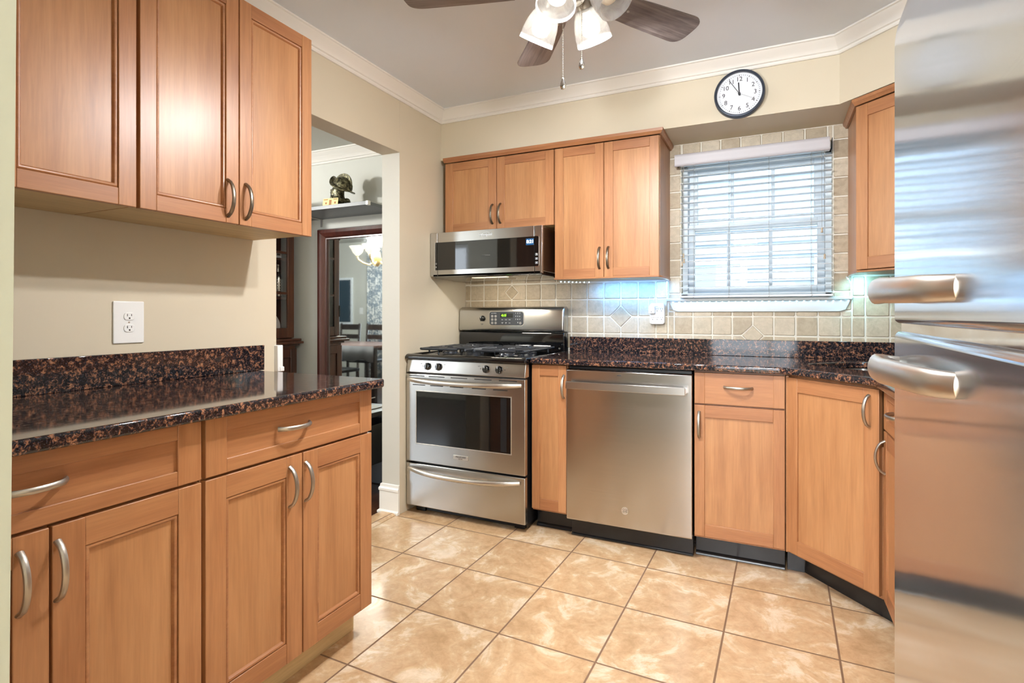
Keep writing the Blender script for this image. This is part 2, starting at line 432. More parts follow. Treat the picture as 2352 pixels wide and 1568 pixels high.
def fillet(pts, rads, n=8):
    out = []; N = len(pts)
    for i, p in enumerate(pts):
        r = rads[i]
        if r == 0: out.append(p); continue
        p = Vector(p); a = (Vector(pts[i - 1]) - p).normalized(); b = (Vector(pts[(i + 1) % N]) - p).normalized()
        half = a.angle(b) / 2; d = r / math.tan(half); c = p + (a + b).normalized() * (r / math.sin(half))
        s = p + a * d; e = p + b * d
        a0 = math.atan2(s.y - c.y, s.x - c.x); a1 = math.atan2(e.y - c.y, e.x - c.x)
        da = (a1 - a0 + PI) % (2 * PI) - PI
        for k in range(n + 1): out.append((c.x + r * math.cos(a0 + da * k / n), c.y + r * math.sin(a0 + da * k / n)))
    return out

CEIL = 2.43
# ================================================================== SETTING
b = BM(); box(b, -.06, 2.95, -6.1, .1, -.1, 0); struct('floor', b, 'floor')
b = BM(); box(b, -7, -.128, -4.5, .1, -.1, -.004); struct('floor_dining', b, 'dark_floor')
b = BM(); prism(b, [(-.128, -.004), (-.128, .004), (-.105, .012), (-.03, .012), (-.012, .003), (-.012, -.02), (-.128, -.02)], 'y', -1.608, -.75)
struct('trim_threshold', b, 'floor')
b = BM(); box(b, 0, 2.95, -6.1, .2, CEIL, CEIL + .1); struct('ceiling', b, 'ceiling')
b = BM(); box(b, -7, 0, -4.5, .2, CEIL, CEIL + .1); struct('ceiling_dining', b, 'dining_wall')
# left wall with cased opening
b = BM()
box(b, -.123, 0, -.75, .0, 0, CEIL); box(b, -.123, 0, -4.45, -1.608, 0, CEIL); box(b, -.123, 0, -1.608, -.75, 2.067, CEIL)
wl = struct('wall_left', b, 'wall', bevel=.002)
b = BM(); box(b, -.124, -.0005, -.751, -.7495, .0, 2.0665); struct('wall_left_jamb', b, 'jamb')
# back wall around the window
WX0, WX1, WZ0, WZ1 = 1.445, 2.205, 1.236, 2.03
b = BM()
box(b, -.123, WX0, 0, .16, 0, CEIL); box(b, WX1, 2.95, 0, .16, 0, CEIL); box(b, WX0, WX1, 0, .16, 0, WZ0); box(b, WX0, WX1, 0, .16, WZ1, CEIL)
wb = struct('wall_back', b, 'wall')
b = BM(); box(b, 2.89, 3.0, -6.1, 0, 0, CEIL); struct('wall_right', b, 'wall')
# wall in front (the doorway the camera stands in); its left jamb leans a little
b = BM()
A = [(0, -3.05), (0, -3.17)]
v = box(b, 0, 1.336, -3.17, -3.05, 0, CEIL)
for q in v:
    if q.co.x > 1: q.co.x = 1.336 + (q.co.z - 1.145) * .020 + .001
box(b, 1.30, 2.89, -3.17, -3.05, 2.34, CEIL)
struct('wall_front', b, wall_paint('sage_jamb_paint', '#a3a593', .5))
# dining room shell
b = BM(); box(b, -7, -.123, 0, .16, 0, CEIL); struct('wall_dining_back', b, 'dining_wall')
b = BM(); box(b, -7.1, -7, -4.5, .1, 0, CEIL); struct('wall_dining_side', b, 'dining_wall')
b = BM()
box(b, -7, -4.2, -4.5, -4.38, 0, CEIL); box(b, -2.0, -.1, -4.5, -4.38, 0, CEIL); box(b, -4.2, -2.0, -4.5, -4.38, 0, .55); box(b, -4.2, -2.0, -4.5, -4.38, 2.15, CEIL)
struct('wall_dining_front', b, 'dining_wall')
# room behind the camera with a wide window
b = BM()
box(b, -.1, .1, -6.1, -5.98, 0, CEIL); box(b, 2.8, 3, -6.1, -5.98, 0, CEIL); box(b, .1, 2.8, -6.1, -5.98, 0, .35); box(b, .1, 2.8, -6.1, -5.98, 2.35, CEIL)
struct('wall_rear', b, 'wall')
b = BM(); box(b, -.123, 0, -6.1, -4.45, 0, CEIL); struct('wall_rear_left', b, 'wall')
# soffit
b = BM(); prism(b, [(0, 0), (0, -.32), (2.205, -.32), (2.57, -.685), (2.57, -3.05), (2.89, -3.05), (2.89, 0)], 'z', 2.128, CEIL)
struct('soffit', b, 'wall')
# crown moulding
def crown_prof(h=.070, w=.070):
    z = CEIL
    return [(0, z - h), (.010, z - h), (.014, z - h + .006), (.014, z - h + .014), (.022, z - h + .017), (.024, z - h + .022), (w * .50, z - h * .52), (w * .68, z - h * .34),
            (w * .86, z - h * .20), (w * .90, z - h * .14), (w, z - h * .10), (w, z), (0, z)]
b = BM(); molding(b, [(0, -3.05), (0, -.32), (2.205, -.32), (2.57, -.685), (2.57, -3.05)], crown_prof(), side=-1)
struct('trim_crown', b, 'trim', angle=25)
b = BM(); molding(b, [(-7, 0), (-.123, 0), (-.123, -4.38)], crown_prof(.09, .08), side=-1)
struct('trim_crown_dining', b, 'trim', angle=25)
# baseboard wrapped round the end of the partition
bp = [(0, 0), (.022, 0), (.022, .012), (.012, .020), (.012, .125), (.016, .130), (.016, .142), (.010, .150), (.008, .165), (0, .168)]
b = BM(); molding(b, [(-.123, -.1), (-.123, -.75), (.0, -.75)], bp, side=-1)
struct('baseboard_left', b, 'trim', angle=25)
b = BM(); molding(b, [(-3.9, 0), (-.123, 0)], bp, side=-1)
struct('baseboard_dining', b, 'trim', angle=25)

# ---- backsplash tiles on the back wall (children of wall_back)
P0X, P0Z, PT = .776, 1.026, .1048
def clip(poly, nx, nz, d):
    out = []
    for i in range(len(poly)):
        a, c = poly[i], poly[(i + 1) % len(poly)]
        da, dc = a[0] * nx + a[1] * nz - d, c[0] * nx + c[1] * nz - d
        if da <= 0: out.append(a)
        if (da < 0 < dc) or (dc < 0 < da):
            t = da / (da - dc); out.append((a[0] + (c[0] - a[0]) * t, a[1] + (c[1] - a[1]) * t))
    return out
diamonds = [(P0X + 3 * PT, P0Z + PT, .068), (P0X - 4 * PT, P0Z + 2.5 * PT, .049), (P0X + 10 * PT, P0Z, .058)]
def tile_poly(bm, poly, y=-.012):
    if len(poly) < 3: return
    cx = sum(p[0] for p in poly) / len(poly); cz = sum(p[1] for p in poly) / len(poly)
    P = []
    n = len(poly)
    for i in range(n):       # cut corners a little for the tumbled look
        p = Vector(poly[i]); a = Vector(poly[i - 1]) - p; c = Vector(poly[(i + 1) % n]) - p
        if a.length < .012 or c.length < .012: P.append(p); continue
        k = random.uniform(.002, .0045)
        P.append(p + a.normalized() * k); P.append(p + c.normalized() * k)
        m = p + c * random.uniform(.35, .65) + Vector((-c.y, c.x)).normalized() * random.uniform(-.0008, .0012)
        P.append(m)
    inner = [Vector((cx, cz)) + (p - Vector((cx, cz))) * .935 for p in P]
    A = [bm.verts.new((p.x, -.003, p.y)) for p in P]
    Bv = [bm.verts.new((p.x, y + .003, p.y)) for p in P]
    Cv = [bm.verts.new((p.x, y, p.y)) for p in inner]
    k = len(P)
    for u, w in ((A, Bv), (Bv, Cv)):
        for i in range(k): bm.faces.new((u[i], u[(i + 1) % k], w[(i + 1) % k], w[i]))
    bm.faces.new(Cv)
def tile_region(bm, x0, x1, z0, z1, ox=P0X, oz=P0Z, px=PT, pz=PT, g=.0036, dia=diamonds):
    i0 = math.floor((x0 - ox) / px) - 1; i1 = math.ceil((x1 - ox) / px) + 1
    j0 = math.floor((z0 - oz) / pz) - 1; j1 = math.ceil((z1 - oz) / pz) + 1
    for i in range(i0, i1):
        for j in range(j0, j1):
            a, c = ox + i * px + g, ox + (i + 1) * px - g; e, f = oz + j * pz + g, oz + (j + 1) * pz - g
            a, c, e, f = max(a, x0 + g), min(c, x1 - g), max(e, z0 + g), min(f, z1 - g)
            if c - a < .008 or f - e < .006: continue
            poly = [(a, e), (c, e), (c, f), (a, f)]
            mx, mz = (a + c) / 2, (e + f) / 2
            for dx, dz, r in dia:
                if abs(mx - dx) < px and abs(mz - dz) < pz:
                    sx = 1 if mx < dx else -1; sz = 1 if mz < dz else -1
                    if abs(mz - dz) < .02:      # tile level with the diamond: notch it
                        rr = r + .003
                        def nx(z): return dx - sx * max(0, rr - abs(z - dz)) if rr > abs(z - dz) else None
                        far, near = (a, c) if sx > 0 else (c, a)
                        lo, hi = nx(e), nx(f)
                        poly = [(far, e), (lo if lo is not None else near, e), (dx - sx * rr, dz), (hi if hi is not None else near, f), (far, f)]
                        if sx < 0: poly = poly[::-1]
                        continue
                    poly = clip(poly, sx, sz, dx * sx + dz * sz - r - .003)
            tile_poly(bm, poly)
b = BM()
tile_region(b, .0, WX0 - .075, .93, 1.345)                    # between counter and upper cabinets
tile_region(b, 0, .76, 1.345, 1.62)
tile_region(b, 2.29, 2.89, .93, 1.36)
tile_region(b, WX0 - .075, 2.29, .93, 1.16)                  # below window
tile_region(b, WX0 - .073, WX0 - .001, 1.16, 2.128, ox=WX0 - .073, oz=1.262, px=.2, pz=.0985, dia=[])
tile_region(b, WX1 + .001, 2.29, 1.16, 2.128, ox=WX1, oz=1.262, px=.2, pz=.0985, dia=[])
tile_region(b, WX0, WX1 + .0, WZ1 + .004, 2.128, ox=1.45, oz=2.03, px=.1045, pz=.2, dia=[])
for dx, dz, r in diamonds:
    q = r - .004
    tile_poly(b, [(dx - q, dz), (dx, dz - q), (dx + q, dz), (dx, dz + q)])
obj('backsplash_tile', b, 'travertine', wb, angle=30)
b = BM()
box(b, 0, WX0, -.007, 0.001, .90, 2.13); box(b, WX1, 2.89, -.007, 0.001, .90, 2.13); box(b, WX0, WX1, -.007, .001, .90, WZ0); box(b, WX0, WX1, -.007, .001, WZ1, 2.13)
obj('grout', b, 'grout', wb)
b = BM(); prism(b, [(1.376, 1.218), (2.284, 1.218), (2.262, 1.168), (2.235, 1.158), (1.425, 1.158), (1.400, 1.168)], 'y', -.022, -.004)
obj('window_apron', b, 'stone_sill', wb, bevel=.002)

# ---- window_1
win = bpy.data.objects.new('window_1', None); COL.objects.link(win); win.location = (1.825, .08, WZ0); win['kind'] = 'structure'
WM = Matrix.Translation((-1.825, -.08, -WZ0))
b = BM()
box(b, WX0, 1.475, .045, .14, WZ0, WZ1); box(b, 2.175, WX1, .045, .14, WZ0, WZ1); box(b, WX0, WX1, .045, .14, 2.0, WZ1); box(b, WX0, WX1, .045, .14, WZ0, 1.262)
obj('window_frame', b, 'winvinyl', win, bevel=.002, Mx=WM)
def sash(x0, x1, z0, z1, y0, y1, st, tr, br, mx):
    b = BM()
    box(b, x0, x0 + st, y0, y1, z0, z1); box(b, x1 - st, x1, y0, y1, z0, z1); box(b, x0 + st, x1 - st, y0, y1, z1 - tr, z1); box(b, x0 + st, x1 - st, y0, y1, z0, z0 + br)
    s = obj('sash', b, 'winvinyl', win, bevel=.002, Mx=WM)
    for m in mx:
        b = BM(); box(b, m - .009, m + .009, y0 + .006, y1 - .006, z0 + br, z1 - tr); obj('muntin', b, 'winvinyl', s, bevel=.001, Mx=WM)
    b = BM(); box(b, x0 + st, x1 - st, (y0 + y1) / 2 - .002, (y0 + y1) / 2 + .002, z0 + br, z1 - tr); obj('pane', b, 'glass', s, smooth=False, Mx=WM)
sash(1.475, 2.175, 1.64, 2.0, .105, .13, .048, .030, .034, (1.712, 1.925))
sash(1.475, 2.175, 1.262, 1.668, .072, .098, .035, .040, .040, (1.695, 1.913))
b = BM(); box(b, 1.366, 2.292, -.034, .05, 1.219, 1.236); obj('window_sill', b, 'stone_sill', win, bevel=.004, Mx=WM)

# ---- rear window frames (light comes through them, seen only in reflections)
def simple_window(name, x0, x1, z0, z1, y, n):
    b = BM(); w = .05
    box(b, x0, x0 + w, y - .03, y + .03, z0, z1); box(b, x1 - w, x1, y - .03, y + .03, z0, z1); box(b, x0 + w, x1 - w, y - .03, y + .03, z0, z0 + w); box(b, x0 + w, x1 - w, y - .03, y + .03, z1 - w, z1)
    for i in range(1, n): 
        c = x0 + (x1 - x0) * i / n; box(b, c - w / 2, c + w / 2, y - .025, y + .025, z0 + w, z1 - w)
    struct(name, b, 'vinyl', bevel=.003)
simple_window('window_2', .1, 2.8, .35, 2.35, -6.04, 3)
simple_window('window_3', -4.2, -2.0, .55, 2.15, -4.44, 2)

# ================================================================== CABINETS
def frame_bead(bm, x0, x1, z0, z1, y, w=.012, h=.0085, mi=0):
    """moulded bead just inside the frame, mitred; runs in the xz plane, facing -Y"""
    prof = [(0, 0), (0, -h * .6), (w * .3, -h), (w * .7, -h * .8), (w, -h * .1), (w, 0)]
    cs = [(x0, z0, 1, 1), (x1, z0, -1, 1), (x1, z1, -1, -1), (x0, z1, 1, -1)]
    rings = [[bm.verts.new((x + sx * o, y + d, z + sz * o)) for o, d in prof] for x, z, sx, sz in cs]
    fs = []
    for i in range(4):
        a, c = rings[i], rings[(i + 1) % 4]
        for j in range(len(prof) - 1): f = bm.faces.new((a[j], a[j + 1], c[j + 1], c[j])); f.material_index = mi; fs.append(f)
    bmesh.ops.recalc_face_normals(bm, faces=fs)
def pull(parent, cx, cz, L=.118, vert=True, y=-.02, mat='nickel', out=.030, r=.0058):
    pts, rad = [], []
    n = 14
    for i in range(n + 1):
        t = i / n; a = (t - .5) * 2
        o = out * (1 - a * a) ** .62 if abs(a) < 1 else 0
        k = cz - L / 2 + L * t if vert else cx - L / 2 + L * t
        pts.append((cx, y - o, k) if vert else (k, y - o, cz)); rad.append(r * (1.12 if i in (0, n) else 1.0))
    b = BM(); tube(b, pts, rad, 10, flat=(1.15, .8) if vert else (.8, 1.15), up=(0, 1, 0) if vert else (0, 0, 1))
    return obj('handle', b, mat, parent)
def front(root, x0, x1, z0, z1, kind='door', bead=False, st=.06, rail=.06, hd=None, hmat='nickel', t=.02):
    """door or drawer front in the root's frame; hd=(cx,cz,'v'/'h')"""
    b = BM(); y0, y1 = -t, 0
    if kind == 'slabdrawer': rail = 0
    box(b, x0, x0 + st, y0, y1, z0, z1, 0); box(b, x1 - st, x1, y0, y1, z0, z1, 0)
    if rail:
        box(b, x0 + st, x1 - st, y0 + .0006, y1, z1 - rail, z1, 1); box(b, x0 + st, x1 - st, y0 + .0006, y1, z0, z0 + rail, 1)
    rec = (.0105 if bead else .0075) if rail else .0022
    mi = 1 if 'drawer' in kind else 2
    box(b, x0 + st - .002, x1 - st + .002, y0 + rec, y1 - .002, z0 + max(rail - .002, 0), z1 - max(rail - .002, 0), mi)
    if bead: frame_bead(b, x0 + st, x1 - st, z0 + rail, z1 - rail, y0 + rec, mi=1)
    o = obj('drawer_front' if 'drawer' in kind else 'door', b, ['wood', 'wood_h', 'panel'], root, bevel=.0016)
    if hd: pull(o, hd[0], hd[1], vert=hd[2] == 'v', y=y0, mat=hmat)
    return o
def carcass(root, W, D, z0, z1, under='wood_under', reveal=.0):
    b = BM(); box(b, 0, W, 0.0005, D, z0, z1, 0)
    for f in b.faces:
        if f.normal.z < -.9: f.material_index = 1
    return obj('carcass', b, ['wood', under], root, bevel=.001)
R90 = PI / 2
# ---- left wall, base units: local x runs along +Y, front faces +X
def base_unit(label, loc, rz, W, drawers, doors, group, bead, D=.60, toe='wood_under', top=.882, hm='nickel', toeD=.065, ends=True):
    r = thing('base_cabinet', label, 'cabinet', loc, rz, group)
    carcass(r, W, D, .105, top)
    b = BM(); box(b, .0, W, toeD, D, 0, .105); obj('toe_kick', b, toe, r, bevel=.001)
    for a in drawers: front(r, *a[:4], kind=a[4], bead=False, hd=a[5], st=a[6], rail=a[7], hmat=hm)
    for a in doors: front(r, *a[:4], bead=bead, hd=a[4], st=a[5], rail=a[6], hmat=hm)
    return r
g = 'cabinets under the counter on the left wall'
W = .637
for y0, lab in ((-2.380, 'maple base cabinet under the left counter, nearest the doorway'), (-3.022, 'maple base cabinet under the left counter, nearest the camera and cut by the frame')):
    base_unit(lab, (.61, y0, 0), R90, W, [(.003, W - .003, .731, .878, 'drawer', (W / 2 - .045 + .012, .812, 'h'), .060, .036)],
              [(.003, W / 2 - .0025, .115, .724, (W / 2 - .050, .634, 'v'), .058, .060), (W / 2 + .0025, W - .003, .115, .724, (W / 2 + .011, .634, 'v'), .058, .060)], g, True)
# ---- left wall, upper units
def upper_unit(label, loc, rz, W, z0, z1, doors, group, bead, D=.325, hm='nickel', name='wall_cabinet'):
    r = thing(name, label, 'cabinet', (loc[0], loc[1], z0), rz, group)
    carcass(r, W, D, 0, z1 - z0)
    for a in doors: front(r, a[0], a[1], a[2] - z0, a[3] - z0, bead=bead, hd=(a[4][0], a[4][1] - z0, a[4][2]) if a[4] else None, st=a[5], rail=a[6], hmat=hm)
    return r
g = 'cabinets on the left wall above the counter'
for y0, lab, hs in ((-2.360, 'maple wall cabinet with two bow handles above the outlet, end nearest the doorway', (True, True)),
                    (-2.998, 'maple wall cabinet at the top left, its door cut by the frame', (False, True))):
    upper_unit(lab, (.305, y0), R90, .635, 1.446, 2.196, [
        (.003, .3155, 1.441, 2.194, (.2755, 1.521, 'v') , .046, .046),
        (.3195, .632, 1.441, 2.194, (.318 + .024, 1.521, 'v'), .046, .046)], g, True, D=.303, hm='pewter')
# ---- back wall, uppers
g = 'cabinets on the back wall'
upper_unit('small maple wall cabinet directly above the microwave', (.047, -.325), 0, .738, 1.662, 2.098, [
    (.002, .365, 1.660, 2.094, (.340, 1.752, 'v'), .056, .050), (.369, .736, 1.660, 2.094, (.393, 1.752, 'v'), .052, .050)], g, False, D=.32, hm='pewter')
tall = upper_unit('tall maple wall cabinet left of the window, above the stove side counter', (.789, -.325), 0, .592, 1.352, 2.098, [
    (.002, .2895, 1.349, 2.094, (.266, 1.456, 'v'), .050, .052), (.2925, .590, 1.349, 2.094, (.3165, 1.456, 'v'), .050, .052)], g, False, D=.32, hm='pewter')
b = BM(); box(b, -.001, .593, -.024, .0, -.010, -.001); prism(b, [(.588, -.024), (.600, -.010), (.606, .12), (.604, .24), (.596, .31), (.588, .31)], 'z', -.012, -.001)
obj('light_rail', b, 'wood_h', tall, bevel=.002)
corn = [(0, 2.098), (.010, 2.098), (.014, 2.106), (.020, 2.112), (.022, 2.126), (0, 2.126)]
b = BM(); molding(b, [(.045, -.345), (1.381, -.345), (1.381, -.005)], corn, side=-1)
cc = obj('cornice', b, 'wood_h', angle=25)
tag(cc, 'maple cornice strip running along the top of the back wall cabinets', 'molding')
# ---- corner upper, diagonal
cu_ = thing('corner_cabinet', 'diagonal maple corner wall cabinet right of the window, partly behind the fridge', 'cabinet', (2.273, -.335, 1.345), 0, 'cabinets on the back wall')
b = BM(); prism(b, [(0, 0), (.29, -.29), (.612, -.29), (.612, .33), (0, .33)], 'z', 0, .753)
obj('carcass', b, 'wood', cu_, bevel=.001)
dr = bpy.data.objects.new('door', None)
b = BM()
def diag_front(root, ox, oy, x0, x1, z0, z1, bead, st, rail, hd=None, hm='nickel', name='door', kind='door'):
    """front plate turned 45 degrees, built in the root's frame"""
    T = Matrix.Translation((ox, oy, 0)) @ Matrix.Rotation(-PI / 4, 4, 'Z')
    t = .02; b = BM()
    box(b, x0, x0 + st, -t, 0, z0, z1, 0); box(b, x1 - st, x1, -t, 0, z0, z1, 0)
    box(b, x0 + st, x1 - st, -t + .0006, 0, z1 - rail, z1, 1); box(b, x0 + st, x1 - st, -t + .0006, 0, z0, z0 + rail, 1)
    box(b, x0 + st - .002, x1 - st + .002, -t + .0075, -.002, z0 + rail - .002, z1 - rail + .002, 2)
    o = obj(name, b, ['wood', 'wood_h', 'panel'], root, bevel=.0016)
    o.matrix_local = T
    if hd: pull(o, hd[0], hd[1], vert=hd[2] == 'v', y=-t, mat=hm)
    return o
b.free()
bpy.data.objects.remove(dr)
diag_front(cu_, -.002, -.002, .012, .408, .002, .745, False, .055, .055, hd=(.385, .10, 'v'), hm='pewter')
b = BM(); molding(b, [(-.001, .33), (-.001, -.012), (.28, -.293)], [(0, .753), (.010, .753), (.014, .761), (.021, .768), (.023, .781), (0, .781)], side=-1)
obj('cornice', b, 'wood_h', cu_, angle=25)
b = BM(); prism(b, [(-.006, .30), (-.012, .12), (-.004, -.012), (.28, -.296), (.29, -.28), (.01, 0.0), (.004, .30)], 'z', -.010, 0)
obj('light_rail', b, 'wood_h', cu_, bevel=.002)

# ---- back wall, base units
g = 'cabinets under the back counter'
def single(label, x, W, drawer, hx, hz, hside):
    r = thing('base_cabinet', label, 'cabinet', (x, -.61, 0), 0, g)
    carcass(r, W, .605, .105, .882)
    b = BM(); box(b, 0, W, .065, .60, 0, .105); prism(b, [(.050, 0), (.052, .008), (.060, .016), (.065, .018), (.065, 0)], 'x', 0, W); obj('toe_kick', b, 'toe', r, bevel=.0015)
    z1 = .878
    if drawer:
        front(r, .003, W - .003, .731, .874, 'slabdrawer', hd=(W / 2, .812, 'h'), st=.045 if W > .3 else .03, rail=0)
        z1 = .724
    front(r, .003, W - .003, .118, z1, hd=(hx, hz, 'v'), st=.045, rail=.056)
single('narrow maple base cabinet between the stove and the dishwasher', .7665, .199, False, .182, .770, 'r')
single('maple base cabinet with one drawer right of the dishwasher', 1.590, .382, True, .024, .634, 'l')
# filler + diagonal sink base
sb = thing('sink_cabinet', 'diagonal maple corner base cabinet below the sink', 'cabinet', (1.981, -.61, 0), 0, g)
b = BM(); prism(b, [(0, 0.002), (.300, -.298), (.300, -.30), (.90, -.30), (.90, .60), (0, .60)], 'z', .105, .66); prism(b, [(0, 0.002), (.300, -.298), (.31, -.28), (.02, .02), (0, .02)], 'z', .66, .882); obj('carcass', b, 'wood', sb, bevel=.001)
b = BM(); prism(b, [(.0, .065), (.07, .062), (.345, -.245), (.345, -.31), (.9, -.31), (.9, .6), (0, .6)], 'z', 0, .105); obj('toe_kick', b, 'toe', sb, bevel=.0015)
b = BM(); box(b, -.007, .004, -.017, 0, .110, .878); obj('filler', b, 'wood', sb, bevel=.001)
diag_front(sb, .003, .004, .004, .424, .116, .870, False, .060, .060, hd=(.386, .786, 'v'))
# right hand run, front faces -X, local x runs along -Y
for y0, W, lab in ((-.932, .46, 'maple base cabinet with a drawer on the right wall, beside the sink corner'), (-1.397, .685, 'maple base cabinet on the right wall hidden behind the fridge door')):
    if W > .6: continue
    r = thing('base_cabinet', lab, 'cabinet', (2.302, y0, 0), -R90, 'cabinets on the right wall')
    carcass(r, W, .585, .105, .882)
    b = BM(); box(b, 0, W, .065, .58, 0, .105); obj('toe_kick', b, 'toe', r, bevel=.0015)
    front(r, .003, W - .003, .731, .878, 'drawer', hd=(W / 2, .812, 'h'), st=.045, rail=.036)
    front(r, .003, W - .003, .115, .724, hd=(.03, .634, 'v'), st=.045, rail=.056)
b = BM()
r = thing('base_cabinet', 'maple base cabinet on the right wall between the drawer unit and the fridge', 'cabinet', (2.302, -1.397, 0), -R90, 'cabinets on the right wall')
b.free(); W = .68
carcass(r, W, .585, .105, .882)
b = BM(); box(b, 0, W, .065, .58, 0, .105); obj('toe_kick', b, 'toe', r, bevel=.0015)
front(r, .003, W - .003, .731, .878, 'drawer', hd=(W / 2, .812, 'h'), st=.045, rail=.036)
front(r, .003, W - .003, .115, .724, hd=(.03, .634, 'v'), st=.045, rail=.056)

# ================================================================== COUNTERTOPS
lc = thing('countertop', 'brown granite countertop on the left wall cabinets', 'countertop', (.33, -2.37, .884))
o = curve_plate('slab', fillet([(.002 - .33, -3.045 + 2.37), (.670 - .33, -3.045 + 2.37), (.670 - .33, -1.716 + 2.37), (.002 - .33, -1.708 + 2.37)], [0, 0, .018, 0]), [], 0, .030, .007, 'granite', lc)
b = BM(); box(b, -.328, -.308, -.675, .683, .0302, .133); obj('upstand', b, 'granite', lc, bevel=.002)
bc = thing('countertop', 'brown granite countertop of the back wall and sink corner', 'countertop', (1.8, -.35, .884))
def rel(pts, c=(1.8, -.35)): return [(p[0] - c[0], p[1] - c[1]) for p in pts]
outer = fillet([(.775, -.022), (.767, -.655), (1.966, -.655), (2.252, -.945), (2.252, -2.085), (2.888, -2.085), (2.888, -.022)], [0, .012, .06, .10, 0, 0, 0])
def rotpts(pts, c, a): return [(c[0] + p[0] * math.cos(a) - p[1] * math.sin(a), c[1] + p[0] * math.sin(a) + p[1] * math.cos(a)) for p in pts]
SC = (2.385, -.505)
hole = rotpts(rounded(-.30, .30, -.185, .185, .07), SC, -PI / 4)
curve_plate('slab', rel(outer), [rel(hole)], 0, .030, .007, 'granite', bc)
b = BM(); box(b, .775 - 1.8, 2.888 - 1.8, .306, .336, .0302, .120); box(b, 1.068, 1.088, -1.73, .306, .0302, .120); obj('upstand', b, 'granite', bc, bevel=.002)
# sink
sk = thing('sink', 'undermount steel sink set into the corner of the back counter', 'sink', (SC[0], SC[1], .70), -PI / 4)
b = BM()
rim = rounded(-.315, .315, -.20, .20, .08); inn = rounded(-.298, .298, -.183, .183, .07); bot = rounded(-.28, .28, -.165, .165, .06)
def ring(bm, p, z): return [bm.verts.new((q[0], q[1], z)) for q in p]
rs = [ring(b, rim, .183), ring(b, inn, .183), ring(b, inn, .16), ring(b, bot, .01), ring(b, [(q[0] * .9, q[1] * .85) for q in bot], .0)]
for a, c in zip(rs, rs[1:]):
    for k in range(len(a)): b.faces.new((a[k], a[(k + 1) % len(a)], c[(k + 1) % len(a)], c[k]))
b.faces.new(rs[-1]); bmesh.ops.recalc_face_normals(b, faces=b.faces)
o = obj('basin', b, 'steel', sk)
so = o.modifiers.new('wall', 'SOLIDIFY'); so.thickness = .0015
b = BM(); lathe(b, [(.045, .003), (.042, .006), (.030, .004), (0, .003)], 20); obj('drain', b, 'chrome', sk)
fc = thing('faucet', 'tall chrome faucet standing behind the corner sink', 'faucet', (2.60, -.29, .9145), -PI / 4)
b = BM(); lathe(b, [(.028, 0), (.028, .01), (.017, .018), (.016, .05), (.013, .06)], 20)
pts = [(0, 0, .05), (0, 0, .24)] + [(0, -.09 + .09 * math.cos(t), .24 + .09 * math.sin(t)) for t in [PI * k / 10 for k in range(1, 11)]] + [(0, -.18, .17)]
tube(b, pts, .012, 12, up=(1, 0, 0)); obj('spout', b, 'chrome', fc)
b = BM(); tube(b, [(.02, 0, .06), (.06, 0, .075), (.10, -.01, .10)], [.009, .007, .006], 10); obj('lever', b, 'chrome', fc)

# ================================================================== RANGE
W = .752
rg = thing('gas_range', 'stainless steel gas range with black cooktop against the left wall', 'stove', (.010, -.70, 0))
b = BM(); box(b, .006, W - .006, .032, .67, .035, .885); box(b, .02, W - .02, .07, .60, .004, .04); box(b, .03, .09, .06, .12, 0, .035); box(b, W - .09, W - .03, .06, .12, 0, .035); box(b, .03, .09, .55, .61, 0, .035); box(b, W - .09, W - .03, .55, .61, 0, .035)
obj('body', b, 'black', rg, bevel=.002)
def bow_handle(parent, x0, x1, z, out, r, mat='handle_steel', drop=0, y=0):
    n = 18; pts = []; rad = []
    for i in range(n + 1):
        t = i / n; a = 2 * t - 1
        o = out * (1 - abs(a) ** 3.2) + .003; pts.append((x0 + (x1 - x0) * t, y - o, z - drop * (1 - a * a))); rad.append(r * (.75 + .25 * min(1, (1 - abs(a)) * 6)))
    b = BM(); tube(b, pts, rad, 14, flat=(.75, 1.0)); return obj('handle', b, mat, parent)
b = BM(); box(b, .0, W, .0, .030, .047, .290); d = obj('storage_drawer', b, 'steel', rg, bevel=.004)
bow_handle(d, .018, W - .03, .262, .052, .014, drop=.012)
# oven door: frame around a dark window
b = BM(); z0, z1 = .301, .803
box(b, 0, W, 0, .030, z0, z1)
d = obj('oven_door', b, 'steel', rg, bevel=.003)
b = BM(); box(b, .070, .670, -.0012, .010, .407, .706); wdw = obj('window_glass', b, 'black_glass', d, bevel=.002)
b = BM(); fr = .006
for a in ((.066, .674, .704, .710), (.066, .674, .403, .409)): box(b, a[0], a[1], -.002, .004, a[2], a[3])
for a in ((.066, .071), (.669, .674)): box(b, a[0], a[1], -.002, .004, .409, .704)
obj('window_trim', b, 'handle_steel', d, bevel=.001)
b = BM(); box(b, .61, .645, -.0018, .003, .415, .70); obj('window_printed_band', b, 'black', d)
b = BM()
for row, xs in ((.792, (.02, .155, .30, .45, .60)), (.741, (.045, .165, .295, .435, .565))):
    for x in xs: box(b, x, x + .105 if row > .75 else x + .085, -.0008, .004, row - .0022, row + .0022)
obj('vent_slots', b, 'slot', d)
bow_handle(d, .015, W - .020, .772, .055, .014, drop=.006)
b = BM(); box(b, .318, .412, -.003, .002, .343, .367); bd = obj('badge', b, 'handle_steel', d, bevel=.001)
text('badge_lettering', 'FRIGIDAIRE', .013, (.365, -.0034, .358), 'ink', bd, shear=.2)
text('badge_lettering', 'GALLERY', .007, (.365, -.0034, .348), 'ink', bd)
b = BM(); box(b, .002, W - .002, .008, .03, .803, .8115); obj('gap_strip', b, 'slot', rg)
b = BM(); prism(b, [(0.0, .811), (.0, .818), (.012, .884), (.05, .884), (.05, .811)], 'x', 0, W + .001); cp = obj('control_panel', b, 'steel', rg, bevel=.004)
